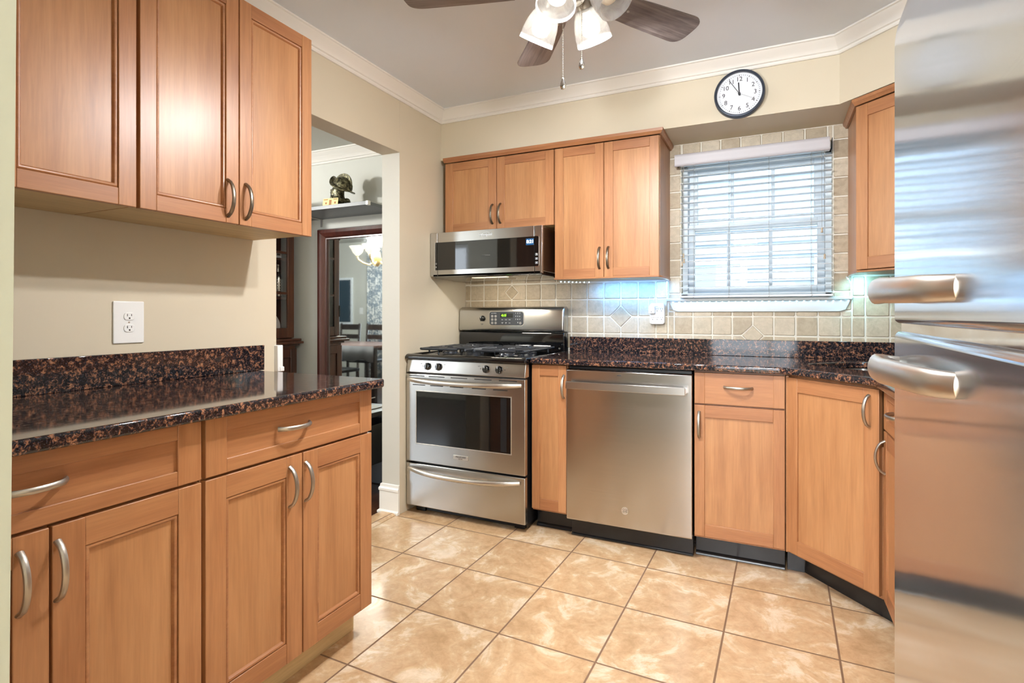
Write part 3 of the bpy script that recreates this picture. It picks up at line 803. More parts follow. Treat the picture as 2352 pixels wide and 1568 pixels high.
def knob(parent, x, y, z, r=.019, rx=0):
    T = Matrix.Translation((x, y, z)) @ Matrix.Rotation(PI / 2 - rx, 4, 'X')
    b = BM(); lathe(b, [(0, -.002), (r * 1.12, -.002), (r * 1.1, .004), (r * .95, .007), (r * .9, .014), (r * .8, .017), (0, .0175)], 28, T)
    box(b, -r * .26, r * .26, -r * .98, r * .98, .008, .027, Mx=T)
    k = obj('knob', b, 'enamel', parent, bevel=.002)
    b = BM(); box(b, -.001, .001, r * .2, r * .95, .0268, .0278, Mx=T); obj('pointer', b, 'whiteprint', k)
for x in (.145, .218, .520, .598): knob(cp, x, .006, .8475, rx=.18)
for x, al in ((.10, 'OFF'), (.255, 'LITE'), (.475, 'OFF'), (.645, 'LITE')): text('dial_lettering', al, .007, (x, .006, .862), 'steelprint', cp, rot=(PI / 2 - .18, 0, 0))
for x in (.112, .486, .632):
    b = BM(); lathe(b, [(0, 0), (.0022, 0), (.0022, .001), (0, .001)], 10, Matrix.Translation((x, .0045, .849)) @ Matrix.Rotation(PI / 2 - .18, 4, 'X')); obj('dial_mark', b, 'ink', cp)
# cooktop: rolled black edge
b = BM()
prof = [(-.004, .884), (-.009, .892), (-.008, .903), (.002, .912), (.020, .9165), (.034, .9125), (.05, .911), (.60, .911), (.60, .884)]
prism(b, prof, 'x', -.004, W + .003); 
box(b, -.004, .016, .02, .60, .908, .9155); box(b, W - .014, W + .003, .02, .60, .908, .9155)
ct = obj('cooktop', b, 'enamel', rg, bevel=.004, seg=3)
for (x, y) in ((.19, .17), (.19, .44), (.565, .17), (.565, .44)):
    b = BM(); lathe(b, [(.065, .912), (.06, .915), (.047, .917), (.045, .925), (.04, .928), (0, .929)], 28, Matrix.Translation((x, y, 0))); obj('burner', b, 'iron', ct)
for x0, x1 in ((.045, .345), (.405, .705)):
    b = BM(); xm = (x0 + x1) / 2; zt = .944; h = .006
    def bar(p, q, w=.0075): tube(b, [p, q], w, 6, flat=(1, 1))
    def arch(p, q, n=4):      # finger with drooping foot
        p, q = Vector(p), Vector(q); tube(b, [p, p.lerp(q, .12) + Vector((0, 0, .0)), q.lerp(p, .10), q, q - Vector((0, 0, .028))], [.008, .0085, .0085, .008, .0065], 6)
    for yc in (.17, .44):
        tube(b, [(xm + .045 * math.cos(2 * PI * k / 16), yc + .045 * math.sin(2 * PI * k / 16), zt - .001) for k in range(17)], .0045, 6)
        for dx, dy in ((1, 0), (-1, 0), (0, 1), (0, -1)):
            e = (xm + dx * .15, yc + dy * .13, zt); s = (xm + dx * .022, yc + dy * .022, zt)
            arch(s, e)
    for y in (.045, .305, .565): bar((x0 + .03, y, zt), (x1 - .03, y, zt))
    for x in (x0, x1): bar((x, .08, zt - .002), (x, .53, zt - .002))
    obj('grate', b, 'iron', ct)
# back guard
b = BM(); prism(b, [(.60, .905), (.592, .945), (.592, 1.012), (.60, 1.028), (.68, 1.028), (.68, .905)], 'x', .004, W - .004); bl = obj('backguard_base', b, 'enamel', rg, bevel=.004)
b = BM(); lathe(b, [(0, 0), (.006, 0), (.006, .003), (0, .004)], 12, Matrix.Translation((W - .03, .592, .93)) @ Matrix.Rotation(PI / 2, 4, 'X')); obj('screw', b, 'chrome', bl)
pr = [(.590, 1.035), (.586, 1.05), (.592, 1.165), (.600, 1.183), (.620, 1.192), (.66, 1.192), (.68, 1.18), (.68, 1.03)]
b = BM(); prism(b, pr, 'x', .0, W - .002); bk = obj('backguard', b, 'steel', rg, bevel=.010, seg=4)
knob(bk, .182, .588, 1.116, r=.017, rx=-.05)
b = BM(); prism(b, rounded(.235, .478, 1.073, 1.160, .016), 'y', .583, .592); kp = obj('keypad', b, 'panel_grey', bk, bevel=.002)
b = BM(); prism(b, rounded(.230, .483, 1.068, 1.165, .018), 'y', .5865, .594); obj('keypad_rim', b, 'handle_steel', bk, bevel=.001)
b = BM(); box(b, .315, .405, .5822, .584, 1.122, 1.150); obj('display', b, 'black_glass', kp)
text('clock_digits', '4:15', .021, (.340, .5818, 1.136), 'digit_green', kp, shear=.15, bold=.0004)
for kx, kz in [(.256 + i * .025, 1.131 - j * .022) for i in range(2) for j in range(3)] + [(.458, 1.087)]:
    b = BM(); lathe(b, [(0, 0), (.0085, 0), (.0085, .0006), (0, .0006)], 16, Matrix.Translation((kx, .583, kz)) @ Matrix.Rotation(PI / 2, 4, 'X')); obj('key', b, 'rubber', kp)
for j, row in enumerate(('1 2 3', '4 5 6', '7 8 9')): text('key_digits', row, .011, (.440, .5822, 1.150 - j * .0195), 'whiteprint', kp, shear=.15, spacing=1.5)
text('key_digits', '0', .011, (.440, .5822, 1.0905), 'whiteprint', kp, shear=.15)
for j in range(2):
    for i in range(3): text('key_lettering', ('BAKE', 'CLEAN', 'TIMER')[i] if j == 0 else ('OVEN\nLITE', 'TIME\nSET', 'STOP')[i], .0052, (.330 + i * .026, .5822, 1.108 - j * .021), 'whiteprint', kp)
text('key_lettering', 'OVEN CONTROL', .005, (.268, .5822, 1.150), 'whiteprint', kp)
text('panel_lettering', 'PROFESSIONAL SERIES', .0075, (.355, .5858, 1.055), 'steelprint', bk, spacing=1.1)
text('panel_lettering', 'SURFACE\nLIGHT', .005, (.178, .5862, 1.078), 'steelprint', bk)

# ================================================================== MICROWAVE
mw = thing('microwave', 'low stainless steel microwave mounted over the gas range', 'microwave', (.004, -.445, 1.377))
W, H = .749, .268
b = BM(); box(b, .004, W - .004, .02, .438, .012, H - .004); obj('body', b, 'steel', mw, bevel=.002)
b = BM(); prism(b, [(.0, .0), (.03, -.010), (.20, -.010), (.23, -.016), (.40, -.016), (.438, .0), (.438, .012), (0, .012)], 'x', .02, W - .01); un = obj('underside', b, 'enamel', mw, bevel=.002)
b = BM(); box(b, .27, .50, .045, .085, -.0125, -.009); obj('lamp_lens', b, plain('lit_lens', '#fff6e0', .4, emit='#ffe9c0', es=.5), un)
area('hood_lamp', (.004 + .385, -.445 + .065, 1.377 - .014), (math.radians(25), 0, 0), .22, .04, 1.3, (1, .9, .75))
b = BM(); box(b, 0, .051, 0, .022, 0, H); lp = obj('side_strip', b, 'steel', mw, bevel=.002)
b = BM(); box(b, .7035, W, 0, .022, 0, H); rp = obj('side_strip', b, 'steel', mw, bevel=.002)
b = BM(); box(b, .0535, .7005, 0, .022, 0, H); dp = obj('door', b, 'steel', mw, bevel=.002)
b = BM(); box(b, .036, .051, -.0012, .004, .038, .208); obj('glass', b, 'black_glass', lp, bevel=.0006)
b = BM(); box(b, .0535, .7005, -.0012, .004, .038, .208); dg = obj('glass', b, 'black_glass', dp, bevel=.0006)
b = BM(); box(b, .7035, .728, -.0012, .004, .038, .208); rgl = obj('glass', b, 'black_glass', rp, bevel=.0006)
b = BM(); box(b, .0325, .035, -.002, .004, .036, .210); obj('edge_trim', b, 'chrome', lp)
b = BM(); prism(b, [(.7035, .208), (.722, .208), (.728, .202), (.728, .044), (.722, .038), (.7035, .038), (.7035, .0355), (.7235, .0355), (.7308, .043), (.7308, .203), (.7235, .2105), (.7035, .2105)], 'y', -.002, .003); obj('edge_trim', b, 'chrome', rp)
b = BM(); box(b, .650, .698, -.0018, 0, .160, .197); obj('display', b, 'lcd_blue', dg)
text('clock_digits', '8:21', .026, (.676, -.0022, .179), 'digit_white', dg, bold=.0004)
text('brand_lettering', 'Whirlpool', .021, (.388, -.0008, .237), 'whiteprint', dp, bold=.0003)
b = BM(); tube(b, [(.388 + .030 * math.cos(t), -.001, .237 + .014 * math.sin(t) + .004 * math.cos(t)) for t in [.4 + 4.6 * k / 16 for k in range(17)]], .0006, 6); obj('brand_swirl', b, 'whiteprint', dp)
text('door_lettering', 'DIAMOND GLASS', .007, (.392, -.0018, .116), 'rubber', dg)
for j, z in enumerate((.100, .076, .053)):
    b = BM(); box(b, .7085, .7225, -.0018, -.001, z - .0005, z + .0005); box(b, .7085, .7225, -.0018, -.001, z + .010, z + .011)
    box(b, .7085, .7093, -.0018, -.001, z, z + .010); box(b, .7217, .7225, -.0018, -.001, z, z + .010); box(b, .713, .718, -.0018, -.001, z + .003, z + .008)
    obj('key_icon', b, 'whiteprint', rgl)
b = BM(); tube(b, [(.044 + .0035 * math.cos(2 * PI * k / 12), -.0015, .078 + .004 * math.sin(2 * PI * k / 12)) for k in range(13)], .0008, 5); obj('light_icon', b, 'whiteprint', lp)
b = BM(); prism(b, [(.041, .060), (.047, .060), (.044, .052)], 'y', -.002, -.001); obj('fan_icon', b, 'whiteprint', lp)

# ================================================================== DISHWASHER
dw = thing('dishwasher', 'stainless steel dishwasher with a bar handle under the back counter', 'dishwasher', (.972, -.652, 0))
W = .613
b = BM(); box(b, .004, W - .004, .032, .63, .10, .879); obj('tub', b, 'black', dw, bevel=.002)
b = BM(); prism(b, [(.006, .100), (0, .106), (0, .860), (.008, .866), (.032, .866), (.032, .100)], 'x', 0, W); d = obj('door', b, 'steel_dw', dw, bevel=.002)
b = BM(); box(b, .012, .590, -.052, -.040, .772, .808); box(b, .012, .030, -.042, .0, .778, .802); box(b, .572, .590, -.042, .0, .778, .802); obj('handle', b, 'steel', d, bevel=.002)
b = BM(); box(b, .262, .282, -.0008, .001, .842, .846); obj('indicator', b, 'ink', d)
T = Matrix.Translation((.300, 0, .187)) @ Matrix.Rotation(PI / 2, 4, 'X')
b = BM(); lathe(b, [(0, 0), (.017, 0), (.0175, .001), (.0165, .0016), (.0155, .0008), (0, .0008)], 36, T); em = obj('emblem', b, 'handle_steel', d)
text('emblem_script', 'GE', .018, (.300, -.0012, .187), 'steelprint', em, shear=.35)
for k in range(4):
    b = BM(); a = k * PI / 2 + .4; tube(b, [(.300 + .0145 * math.cos(a + t * .8) * (1 - .25 * math.sin(t * PI)), -.0014, .187 + .0145 * math.sin(a + t * .8) * (1 - .25 * math.sin(t * PI))) for t in (0, .25, .5, .75, 1)], .0006, 5); obj('emblem_curl', b, 'steelprint', em)
b = BM(); prism(b, [(.060, .004), (.060, .098), (.09, .098), (.09, .004)], 'x', .008, W - .002); box(b, .008, W - .002, .052, .060, .004, .012); obj('kick_plate', b, 'toe', dw, bevel=.0015)
b = BM(); box(b, .02, W - .02, .034, .06, .866, .874); obj('control_strip', b, 'iron', dw)

# ================================================================== FRIDGE
fg = thing('refrigerator', 'tall stainless steel refrigerator filling the right edge of the picture', 'refrigerator', (2.115, -2.105, 0), -R90 - math.radians(1.8))
W = .755
b = BM(); box(b, .004, W - .004, .075, .755, .03, 1.73); box(b, .05, .12, .1, .7, 0, .03); box(b, W - .12, W - .05, .1, .7, 0, .03); obj('body', b, 'rubber', fg, bevel=.006)
R = .16; top = 1.74; zs = 1.62
arc = [(R - math.sqrt(max(0, R * R - h * h)), zs + h) for h in [i * .012 for i in range(11)]]
b = BM(); prism(b, [(0.006, 1.1285), (0, 1.134)] + arc + [(.072, 1.741), (.072, 1.1285)], 'x', 0, W); fd = obj('freezer_door', b, 'steel_fridge', fg, bevel=.006, seg=3)
b = BM(); prism(b, [(.006, .075), (0, .082), (0, 1.108), (.006, 1.1145), (.072, 1.1145), (.072, .075)], 'x', 0, W); rd = obj('fridge_door', b, 'steel_fridge', fg, bevel=.006, seg=3)
b = BM(); box(b, .006, W - .006, .010, .074, 1.1145, 1.1285); obj('door_gap_trim', b, 'chrome', fg)
b = BM(); box(b, .01, W - .01, .03, .07, .015, .07); obj('kick_grille', b, 'black', fg, bevel=.002)
def fridge_handle(parent, z, s):
    pts = [(.050, .004, z), (.052, -.012, z), (.060, -.026, z), (.078, -.036, z), (.11, -.040, z), (.17, -.040, z), (.24, -.036, z + s * .003), (.31, -.029, z + s * .005), (.36, -.022, z + s * .006), (.395, -.012, z + s * .007), (.414, .006, z + s * .007)]
    rad = [.015, .017, .0195, .0205, .0205, .020, .019, .018, .0175, .0165, .0155]
    b = BM(); tube(b, pts, rad, 18, flat=(.58, 1.0)); h = obj('handle', b, 'handle_steel', parent, bevel=.003)
fridge_handle(fd, 1.182, -1); fridge_handle(rd, 1.057, 1)

# ================================================================== OUTLETS
op = thing('wall_outlet', 'white oversized duplex outlet plate on the left wall above the counter', 'outlet', (0, -2.205, 1.118), R90)
b = BM(); box(b, -.048, .048, -.006, 0, -.069, .069); obj('cover_plate', b, 'white', op, bevel=.004, seg=3)
def receptacle(parent, cz, rad=.0165):
    b = BM(); o = [(x, z + cz) for x, z in fillet([(-.0165, -.0125), (.0165, -.0125), (.0165, .0125), (-.0165, .0125)], [.010] * 4, 5)]
    prism(b, o, 'y', -.0085, -.004); r = obj('receptacle', b, 'white', parent, bevel=.0008)
    b = BM(); box(b, -.0075, -.0055, -.0088, -.008, cz, cz + .008); box(b, .0055, .0073, -.0088, -.008, cz + .001, cz + .0075)
    lathe(b, [(0, 0), (.0026, 0), (.0026, .0006), (0, .0006)], 12, Matrix.Translation((0, -.0083, cz - .006)) @ Matrix.Rotation(PI / 2, 4, 'X')); obj('slots', b, 'slot', r)
receptacle(op, .0195); receptacle(op, -.0195)
b = BM(); lathe(b, [(0, 0), (.003, 0), (.0028, .001), (0, .0012)], 12, Matrix.Translation((0, -.006, 0)) @ Matrix.Rotation(PI / 2, 4, 'X')); obj('screw', b, 'handle_steel', op)

so_ = thing('surge_protector', 'white six outlet surge protector plugged in left of the window sill', 'outlet', (1.313, -.013, 1.147))
b = BM(); prism(b, rounded(-.043, .043, -.062, .062, .016), 'y', -.034, 0); obj('housing', b, 'white', so_, bevel=.006, seg=3)
for i, x in enumerate((-.024, .001, .026)):
    for z in (.022, -.028):
        if i == 0 and z > 0: continue
        b = BM(); box(b, x - .0065, x - .0045, -.0346, -.0335, z + .002, z + .010); box(b, x + .0045, x + .0063, -.0346, -.0335, z + .003, z + .0095)
        lathe(b, [(0, 0), (.0024, 0), (.0024, .0006), (0, .0006)], 12, Matrix.Translation((x, -.0342, z - .006)) @ Matrix.Rotation(PI / 2, 4, 'X')); obj('socket', b, 'slot', so_)
b = BM(); box(b, -.016, .004, -.0346, -.0335, .041, .0425); obj('brand_mark', b, 'steelprint', so_)
pa = thing('plug_adapter', 'small white plug adapter with thin wire loop in the surge protector', 'plug', (1.288, -.047, 1.168))
b = BM(); prism(b, rounded(-.019, .017, -.021, .024, .005), 'y', -.026, 0); obj('plug_body', b, 'white', pa, bevel=.003)
b = BM(); lathe(b, [(0, 0), (.0035, 0), (.0035, .001), (0, .001)], 14, Matrix.Translation((-.002, -.026, -.010)) @ Matrix.Rotation(PI / 2, 4, 'X')); obj('button', b, 'rubber', pa)
b = BM(); tube(b, [(-.018, -.012, .022), (-.020, -.006, .045), (-.020, .005, .070), (-.014, .012, .085), (-.002, .018, .090), (.006, .018, .084), (.010, .008, .055), (.014, -.006, .030), (.016, -.012, .015)], .0013, 6); obj('wire', b, 'cord', pa)

b = BM(); box(b, -.018, .016, -.014, .014, 0, .112); box(b, -.022, .020, -.004, .018, .0, .02)
gp = obj('wall_bracket', b, 'white', bevel=.003); gp.location = (.006, -1.606, .90)
tag(gp, 'small white upright bracket fixed at the end of the left wall behind the counter', 'bracket')

# ================================================================== LED STRIPS
def led_strip(label, pts, spacing, down, group='blue white led strips'):
    P = [Vector(p) for p in pts]; c = P[0]
    r = thing('led_strip', label, 'light strip', P[0], 0, group)
    b = BM(); tube(b, [p - c for p in P], .0028, 6, flat=(1.6, .5)); obj('tape', b, 'ledtape', r)
    first = None; d = 0; L = 0
    for a, e in zip(P, P[1:]):
        seg = (e - a).length; t = spacing - d if L else spacing / 2
        while t < seg:
            q = a.lerp(e, t / seg) - c + Vector(down) * .004
            if first is None:
                bb = BM(); bmesh.ops.create_icosphere(bb, subdivisions=1, radius=.0032); first = obj('diode', bb, 'led', r, smooth=False); first.location = q
            else:
                k = first.copy(); COL.objects.link(k); k.parent = r; k.location = q
            t += spacing
        d = spacing - (t - seg); L += seg
    return r
led_strip('row of bright LED dots under the front of the window sill', [(1.385, -.030, 1.2165), (2.275, -.030, 1.2165)], .0335, (0, -.3, -1))
led_strip('short hanging LED strip between the tall cabinet and the left end of the sill', [(1.372, -.045, 1.338), (1.366, -.030, 1.30), (1.370, -.024, 1.225)], .024, (0, -1, 0))
led_strip('short hanging LED strip below the corner cabinet at the right end of the sill', [(2.262, -.045, 1.335), (2.284, -.030, 1.30), (2.286, -.024, 1.225)], .024, (0, -1, 0))
led_strip('LED strip stuck under the tall cabinet beside the microwave', [(.80, -.30, 1.3365), (.89, -.14, 1.3385), (.945, -.14, 1.3385)], .030, (0, -.3, -1))
bl_c = (.22, .58, 1.0)
area('sill_led_light', (1.83, -.036, 1.208), (math.radians(-8), 0, 0), .88, .008, .06, bl_c)
area('cabinet_led_light', (1.16, -.10, 1.333), (math.radians(12), 0, 0), .38, .02, 1.2, (.12, .42, 1.0))
area('hanging_led_light_a', (1.35, -.07, 1.325), (math.radians(20), 0, 0), .04, .04, .05, (.40, .66, 1.0))
area('hanging_led_light_b', (2.31, -.09, 1.325), (math.radians(20), math.radians(-20), 0), .05, .04, .30, (.30, .80, 1.0))

# ================================================================== WINDOW BLIND
bd_ = thing('window_blind', 'white horizontal slat blind hanging open in the kitchen window', 'blind', (1.82, -.035, 2.0))
def L(x, y, z): return (x - 1.82, y + .035, z - 2.0)
b = BM()
vp = [(-.078, 1.984), (-.084, 1.990), (-.082, 2.000), (-.086, 2.010), (-.083, 2.022), (-.087, 2.034), (-.085, 2.046), (-.080, 2.051), (-.070, 2.051), (-.072, 1.984)]
prism(b, [(y + .035, z - 2.0) for y, z in vp], 'x', 1.418 - 1.82, 2.186 - 1.82); obj('valance', b, plain('valance_vinyl', '#bfbdc2', .45), bd_, bevel=.001)
b = BM(); x0, y0, z0 = L(1.44, -.066, 1.992); x1, y1, z1 = L(2.190, -.014, 2.030); box(b, x0, x1, y0, y1, z0, z1); obj('headrail', b, 'vinyl', bd_, bevel=.001)
b = BM()
for x in (1.428, 2.196):
    p = L(x, -.07, 1.99); q = L(x + .003, -.0135, 2.046); box(b, p[0], q[0], p[1], q[1], p[2], q[2])
obj('bracket', b, 'black', bd_)
NS = 20; zt, zb = 1.968, 1.262
first = None
for i in range(NS):
    z = zt + (zb - zt) * i / (NS - 1)
    if first is None:
        b = BM(); a = math.radians(3); w = .024
        pts = [(-w, -.0035), (-w * .5, -.001), (0, 0), (w * .5, -.001), (w, -.0035), (w, -.0057), (w * .5, -.0034), (0, -.0024), (-w * .5, -.0034), (-w, -.0057)]
        prism(b, pts, 'x', -.374, .380); first = obj('slat', b, 'slat', bd_); first.rotation_euler = (math.radians(2), 0, 0); k = first
    else:
        k = first.copy(); COL.objects.link(k); k.parent = bd_
    k.location = L(1.82, -.040, z)
b = BM(); p = L(1.446, -.062, 1.238); q = L(2.200, -.018, 1.249); box(b, p[0], q[0], p[1], q[1], p[2], q[2]); obj('bottom_rail', b, 'vinyl', bd_, bevel=.002)
for x in (1.52, 1.705, 1.905, 2.105):
    b = BM()
    for y in (-.0665, -.0135): tube(b, [L(x, y, 1.995), L(x, y, 1.248)], .0008, 5)
    tube(b, [L(x, -.0665, 1.248), L(x + .004, -.072, 1.243), L(x - .004, -.070, 1.236), L(x + .002, -.066, 1.240)], .0009, 5)
    obj('ladder_cord', b, 'rubber', bd_)
for x, z in ((1.465, 1.485), (1.468, 1.455), (1.458, 1.44), (2.150, 1.585), (2.162, 1.450)):
    b = BM(); tube(b, [L(x, -.075, 1.995), L(x + .001, -.073, z)], .0008, 5); c_ = obj('pull_cord', b, 'rubber', bd_)
    b = BM(); lathe(b, [(0, .012), (.004, .011), (.0055, .006), (.0038, 0), (.0052, -.009), (.0065, -.013), (0, -.0145)], 12, Matrix.Translation(L(x + .001, -.073, z - .008))); obj('tassel', b, 'tassel', c_)

# ================================================================== CLOCK
ck = thing('wall_clock', 'round white wall clock with a slate rim hanging on the soffit', 'clock', (1.772, -.321, 2.243))
RX = Matrix.Rotation(PI / 2, 4, 'X')
rc = .118
b = BM(); lathe(b, [(rc - .006, 0), (rc, .004), (rc, .030), (rc - .003, .036), (rc - .009, .038), (rc - .013, .034), (rc - .013, .022)], 64, RX, cap=False)
rimo = obj('rim', b, 'clockrim', ck)
b = BM(); lathe(b, [(0, .0), (rc - .007, .0), (rc - .012, .020), (0, .020)], 64, RX); fo = obj('dial', b, 'dial', ck)
yd = -.0208
for i in range(12):
    n = i + 1; a = PI / 2 - n * PI / 6; text('numeral', str(n), .030, (.073 * math.cos(a), yd, .073 * math.sin(a)), 'ink', fo, extrude=.0003)
b = BM()
for i in range(60):
    a = i * PI / 30; big = i % 5 == 0; T = Matrix.Rotation(-a, 4, 'Y')
    box(b, -.0013 if big else -.0005, .0013 if big else .0005, yd - .0004, yd + .0006, .0885 if big else .090, .0955, Mx=T)
obj('minute_marks', b, 'ink', fo)
def hand(name, ang, Lh, w, tail, y, mat='ink'):
    b = BM(); T = Matrix.Rotation(math.radians(ang), 4, 'Y'); box(b, -w, w, y, y + .0012, -tail, Lh, Mx=T); obj(name, b, mat, ck, bevel=.0003)
hand('hour_hand', -3.5, .056, .0030, .010, -.0245)
hand('minute_hand', -33, .086, .0014, .012, -.0262)
hand('second_hand', 117, .082, .0004, .018, -.0278, 'rubber')
b = BM(); lathe(b, [(0, .02), (.006, .02), (.006, .0285), (0, .029)], 20, RX); obj('centre_cap', b, 'ink', ck)
b = BM(); lathe(b, [(0, .0335), (rc - .012, .0335), (rc - .012, .0345), (0, .0345)], 48, RX); obj('lens', b, 'glass', ck, smooth=False)

# ================================================================== CEILING FAN
HX, HY = 1.915 + .178 * math.cos(YAW) - 1.69 * math.sin(YAW), -3.285 + .178 * math.sin(YAW) + 1.69 * math.cos(YAW)
fan = thing('ceiling_fan', 'five blade ceiling fan with dark wood blades and a four light kit', 'ceiling fan', (HX, HY, CEIL))
b = BM(); lathe(b, [(0, 0), (.075, 0), (.078, -.02), (.072, -.05), (.045, -.07), (0, -.07)], 36); obj('canopy', b, 'nickel', fan)
b = BM(); lathe(b, [(0, -.07), (.085, -.075), (.115, -.11), (.120, -.16), (.105, -.20), (.09, -.225), (.06, -.235), (0, -.236)], 48); obj('motor_housing', b, 'nickel', fan)
BZ = 2.15 - CEIL - .0
for k in range(5):
    a = YAW + math.radians(29 + 72 * k)
    n = 10; r0, r1 = .175, .525; pl = []
    up = [(r0, .048), (r0 + .12, .058), (r1 - .05, .066)]
    tip = [(r1 - .045 + .045 * math.sin(t), .066 * math.cos(t) ** .55) for t in [PI / 2 * j / 8 for j in range(1, 9)]]
    top_ = up + tip[:-1]
    outline = [(x, y) for x, y in top_] + [(r1, 0)] + [(x, -y) for x, y in reversed(top_)]
    b = BM(); prism(b, outline, 'z', -.003, .003)
    T = Matrix.Rotation(a, 4, 'Z') @ Matrix.Translation((0, 0, BZ)) @ Matrix.Rotation(math.radians(-11), 4, 'X')
    bo = obj('blade', b, 'blade', fan, bevel=.001); bo.matrix_local = T
    b = BM(); prism(b, [(.09, -.012), (.16, -.018), (.20, -.035), (.235, -.028), (.25, 0), (.235, .028), (.20, .035), (.16, .018), (.09, .012)], 'z', .004, .009)
    for q in ((.20, .022), (.20, -.022), (.235, 0)): lathe(b, [(0, 0), (.005, 0), (.004, .003), (0, .004)], 10, Matrix.Translation((q[0], q[1], -.007)) )
    obj('blade_iron', b, 'nickel', bo, bevel=.001)
LK = -.248
b = BM(); lathe(b, [(0, LK), (.050, LK), (.055, LK - .015), (.055, LK - .05), (.045, LK - .065), (.020, LK - .075), (.008, LK - .085), (0, LK - .087)], 36); fit = obj('light_fitter', b, 'nickel', fan)
for k, (adeg, lit, tdeg) in enumerate(((246, True, 20), (128, True, 36), (53, True, 38), (-40, False, 38))):
    a = YAW + math.radians(adeg)
    T = Matrix.Rotation(a, 4, 'Z')
    b = BM(); tube(b, [(.045, 0, LK - .03), (.075, 0, LK - .022), (.095, 0, LK - .032)], .009, 10); 
    tilt = math.radians(tdeg)
    S_ = Matrix.Translation((.085, 0, LK - .030)) @ Matrix.Rotation(-tilt, 4, 'Y')
    lathe(b, [(0, .004), (.018, .002), (.024, -.006), (.024, -.030), (0, -.030)], 20, S_)
    ao = obj('lamp_arm', b, 'nickel', fan); ao.matrix_local = T
    b = BM(); prof = [(.022, -.018), (.034, -.026), (.045, -.045), (.053, -.070), (.0575, -.100), (.058, -.128), (.0555, -.128), (.055, -.100), (.0505, -.070), (.0425, -.046), (.031, -.029), (.020, -.021)]
    lathe(b, prof, 36, S_, cap=False); sh = obj('lamp_shade', b, 'frosted', fan); sh.matrix_local = T
    b = BM(); lathe(b, [(0, -.03), (.012, -.032), (.014, -.045), (.026, -.062), (.031, -.080), (.027, -.098), (.016, -.108), (0, -.111)], 24, S_)
    obj('bulb', b, 'bulb' if lit else 'cream', sh)
    if lit:
        W4 = Matrix.Translation((HX, HY, CEIL)) @ T @ S_
        point('bulb_glow', W4 @ Vector((0, 0, -.075)), .95, (1.0, .99, .96), .033)
        l = area('fan_lamp', (0, 0, 0), (0, 0, 0), .055, .055, 6.5, (.98, .985, 1.0)); l.data.shape = 'DISK'
        l.matrix_world = W4 @ Matrix.Translation((0, 0, -.116))
for dx, dz, lab in ((-.020, 1.853, 0), (.038, 1.915, 1)):
    # chains hang from the fitter, offset along the picture plane direction
    ox, oy = dx * math.cos(YAW), dx * math.sin(YAW); z0 = LK - .06; z1 = dz - CEIL + .02
    b = BM(); n = int((z0 - z1) / .0052)
    for i in range(n):
        bmesh.ops.create_icosphere(b, subdivisions=1, radius=.0019, matrix=Matrix.Translation((ox, oy, z0 - (z0 - z1) * i / n)))
    ch = obj('pull_chain', b, 'nickel', fan)
    b = BM(); lathe(b, [(0, .006), (.003, .003), (.0045, -.002), (.0085, -.013), (.010, -.022), (.007, -.030), (0, -.033)], 16, Matrix.Translation((ox, oy, z1)) @ Matrix.Diagonal((1, .45, 1, 1))); obj('pendant', b, 'chrome', ch)

b = BM(); lathe(b, [(0, 0), (.17, 0), (.18, -.02), (.16, -.06), (.09, -.085), (0, -.09)], 36, Matrix.Translation((1.6, -4.6, CEIL)))
rl = obj('added_fill_lamp', b, 'sky_lamp'); tag(rl, 'round frosted fill lamp added on the unseen ceiling behind the camera', 'ceiling lamp')
point('rear_fill_light', (1.6, -4.6, CEIL - .35), 95, (.96, .98, 1), .15)  # fill light added to brighten the kitchen; lamp fixture above is made up
# ================================================================== DINING ROOM
# wall shelf
ws = thing('wall_shelf', 'grey shelf with a metal edge on the far wall above the mirror', 'shelf', (-1.08, 0, 1.90))
b = BM(); box(b, -.62, .495, -.325, 0, 0, .020); obj('board', b, 'shelf', ws, bevel=.001)
b = BM(); box(b, -.62, .480, -.330, -.325, -.002, .024); obj('edge_strip', b, 'shelf', ws, bevel=.001)
b = BM(); box(b, .476, .498, -.332, -.305, -.004, .026); obj('end_cap', b, 'white', ws, bevel=.002)
for x in (-.25,):
    b = BM(); box(b, x - .012, x + .012, -.30, 0, -.004, 0); box(b, x - .012, x + .012, -.004, 0, -.06, 0); obj('bracket', b, 'handle_steel', ws, bevel=.001)
# bust
bu = thing('bust_figurine', 'bronze coloured bust of a bearded man in a crested helmet on the shelf', 'figurine', (-.965, -.19, 1.92), 0)
mb = bpy.data.metaballs.new('m'); mb.resolution = .006; mb.render_resolution = .006; mb.threshold = .4
def ball(x, y, z, r, s=(1, 1, 1)):
    e = mb.elements.new(type='ELLIPSOID'); e.co = (x, y, z); e.radius = r; e.size_x, e.size_y, e.size_z = s; e.stiffness = 2
for a in [(0, 0, .135, .062, (1, .85, 1.1)), (-.022, 0, .118, .045, (1, .8, 1)), (-.052, 0, .128, .018, (1.1, .5, 1)), (-.045, 0, .142, .022, (.8, 1.3, .5)), (-.040, 0, .100, .026, (1, 1, .8)),
          (-.044, 0, .082, .028, (.9, .9, 1)), (-.048, 0, .066, .020, (.8, .8, 1.1)), (-.020, .025, .105, .026, (1, .6, 1)), (-.020, -.025, .105, .026, (1, .6, 1)),
          (.010, 0, .085, .045, (1, 1, 1.2)), (.015, 0, .05, .05, (1.1, 1.3, 1)), (.01, -.04, .028, .04, (1.3, 1, .8)), (.01, .04, .028, .04, (1.3, 1, .8)), (.02, 0, .02, .05, (1.5, 1.3, .7))]: ball(a[0] * 1.22 - .016, a[1] * 1.1, a[2] * 1.02, a[3] * 1.18, a[4])
mo = bpy.data.objects.new('tmp', mb); COL.objects.link(mo)
me = bpy.data.meshes.new_from_object(mo.evaluated_get(bpy.context.evaluated_depsgraph_get())); bpy.data.objects.remove(mo)
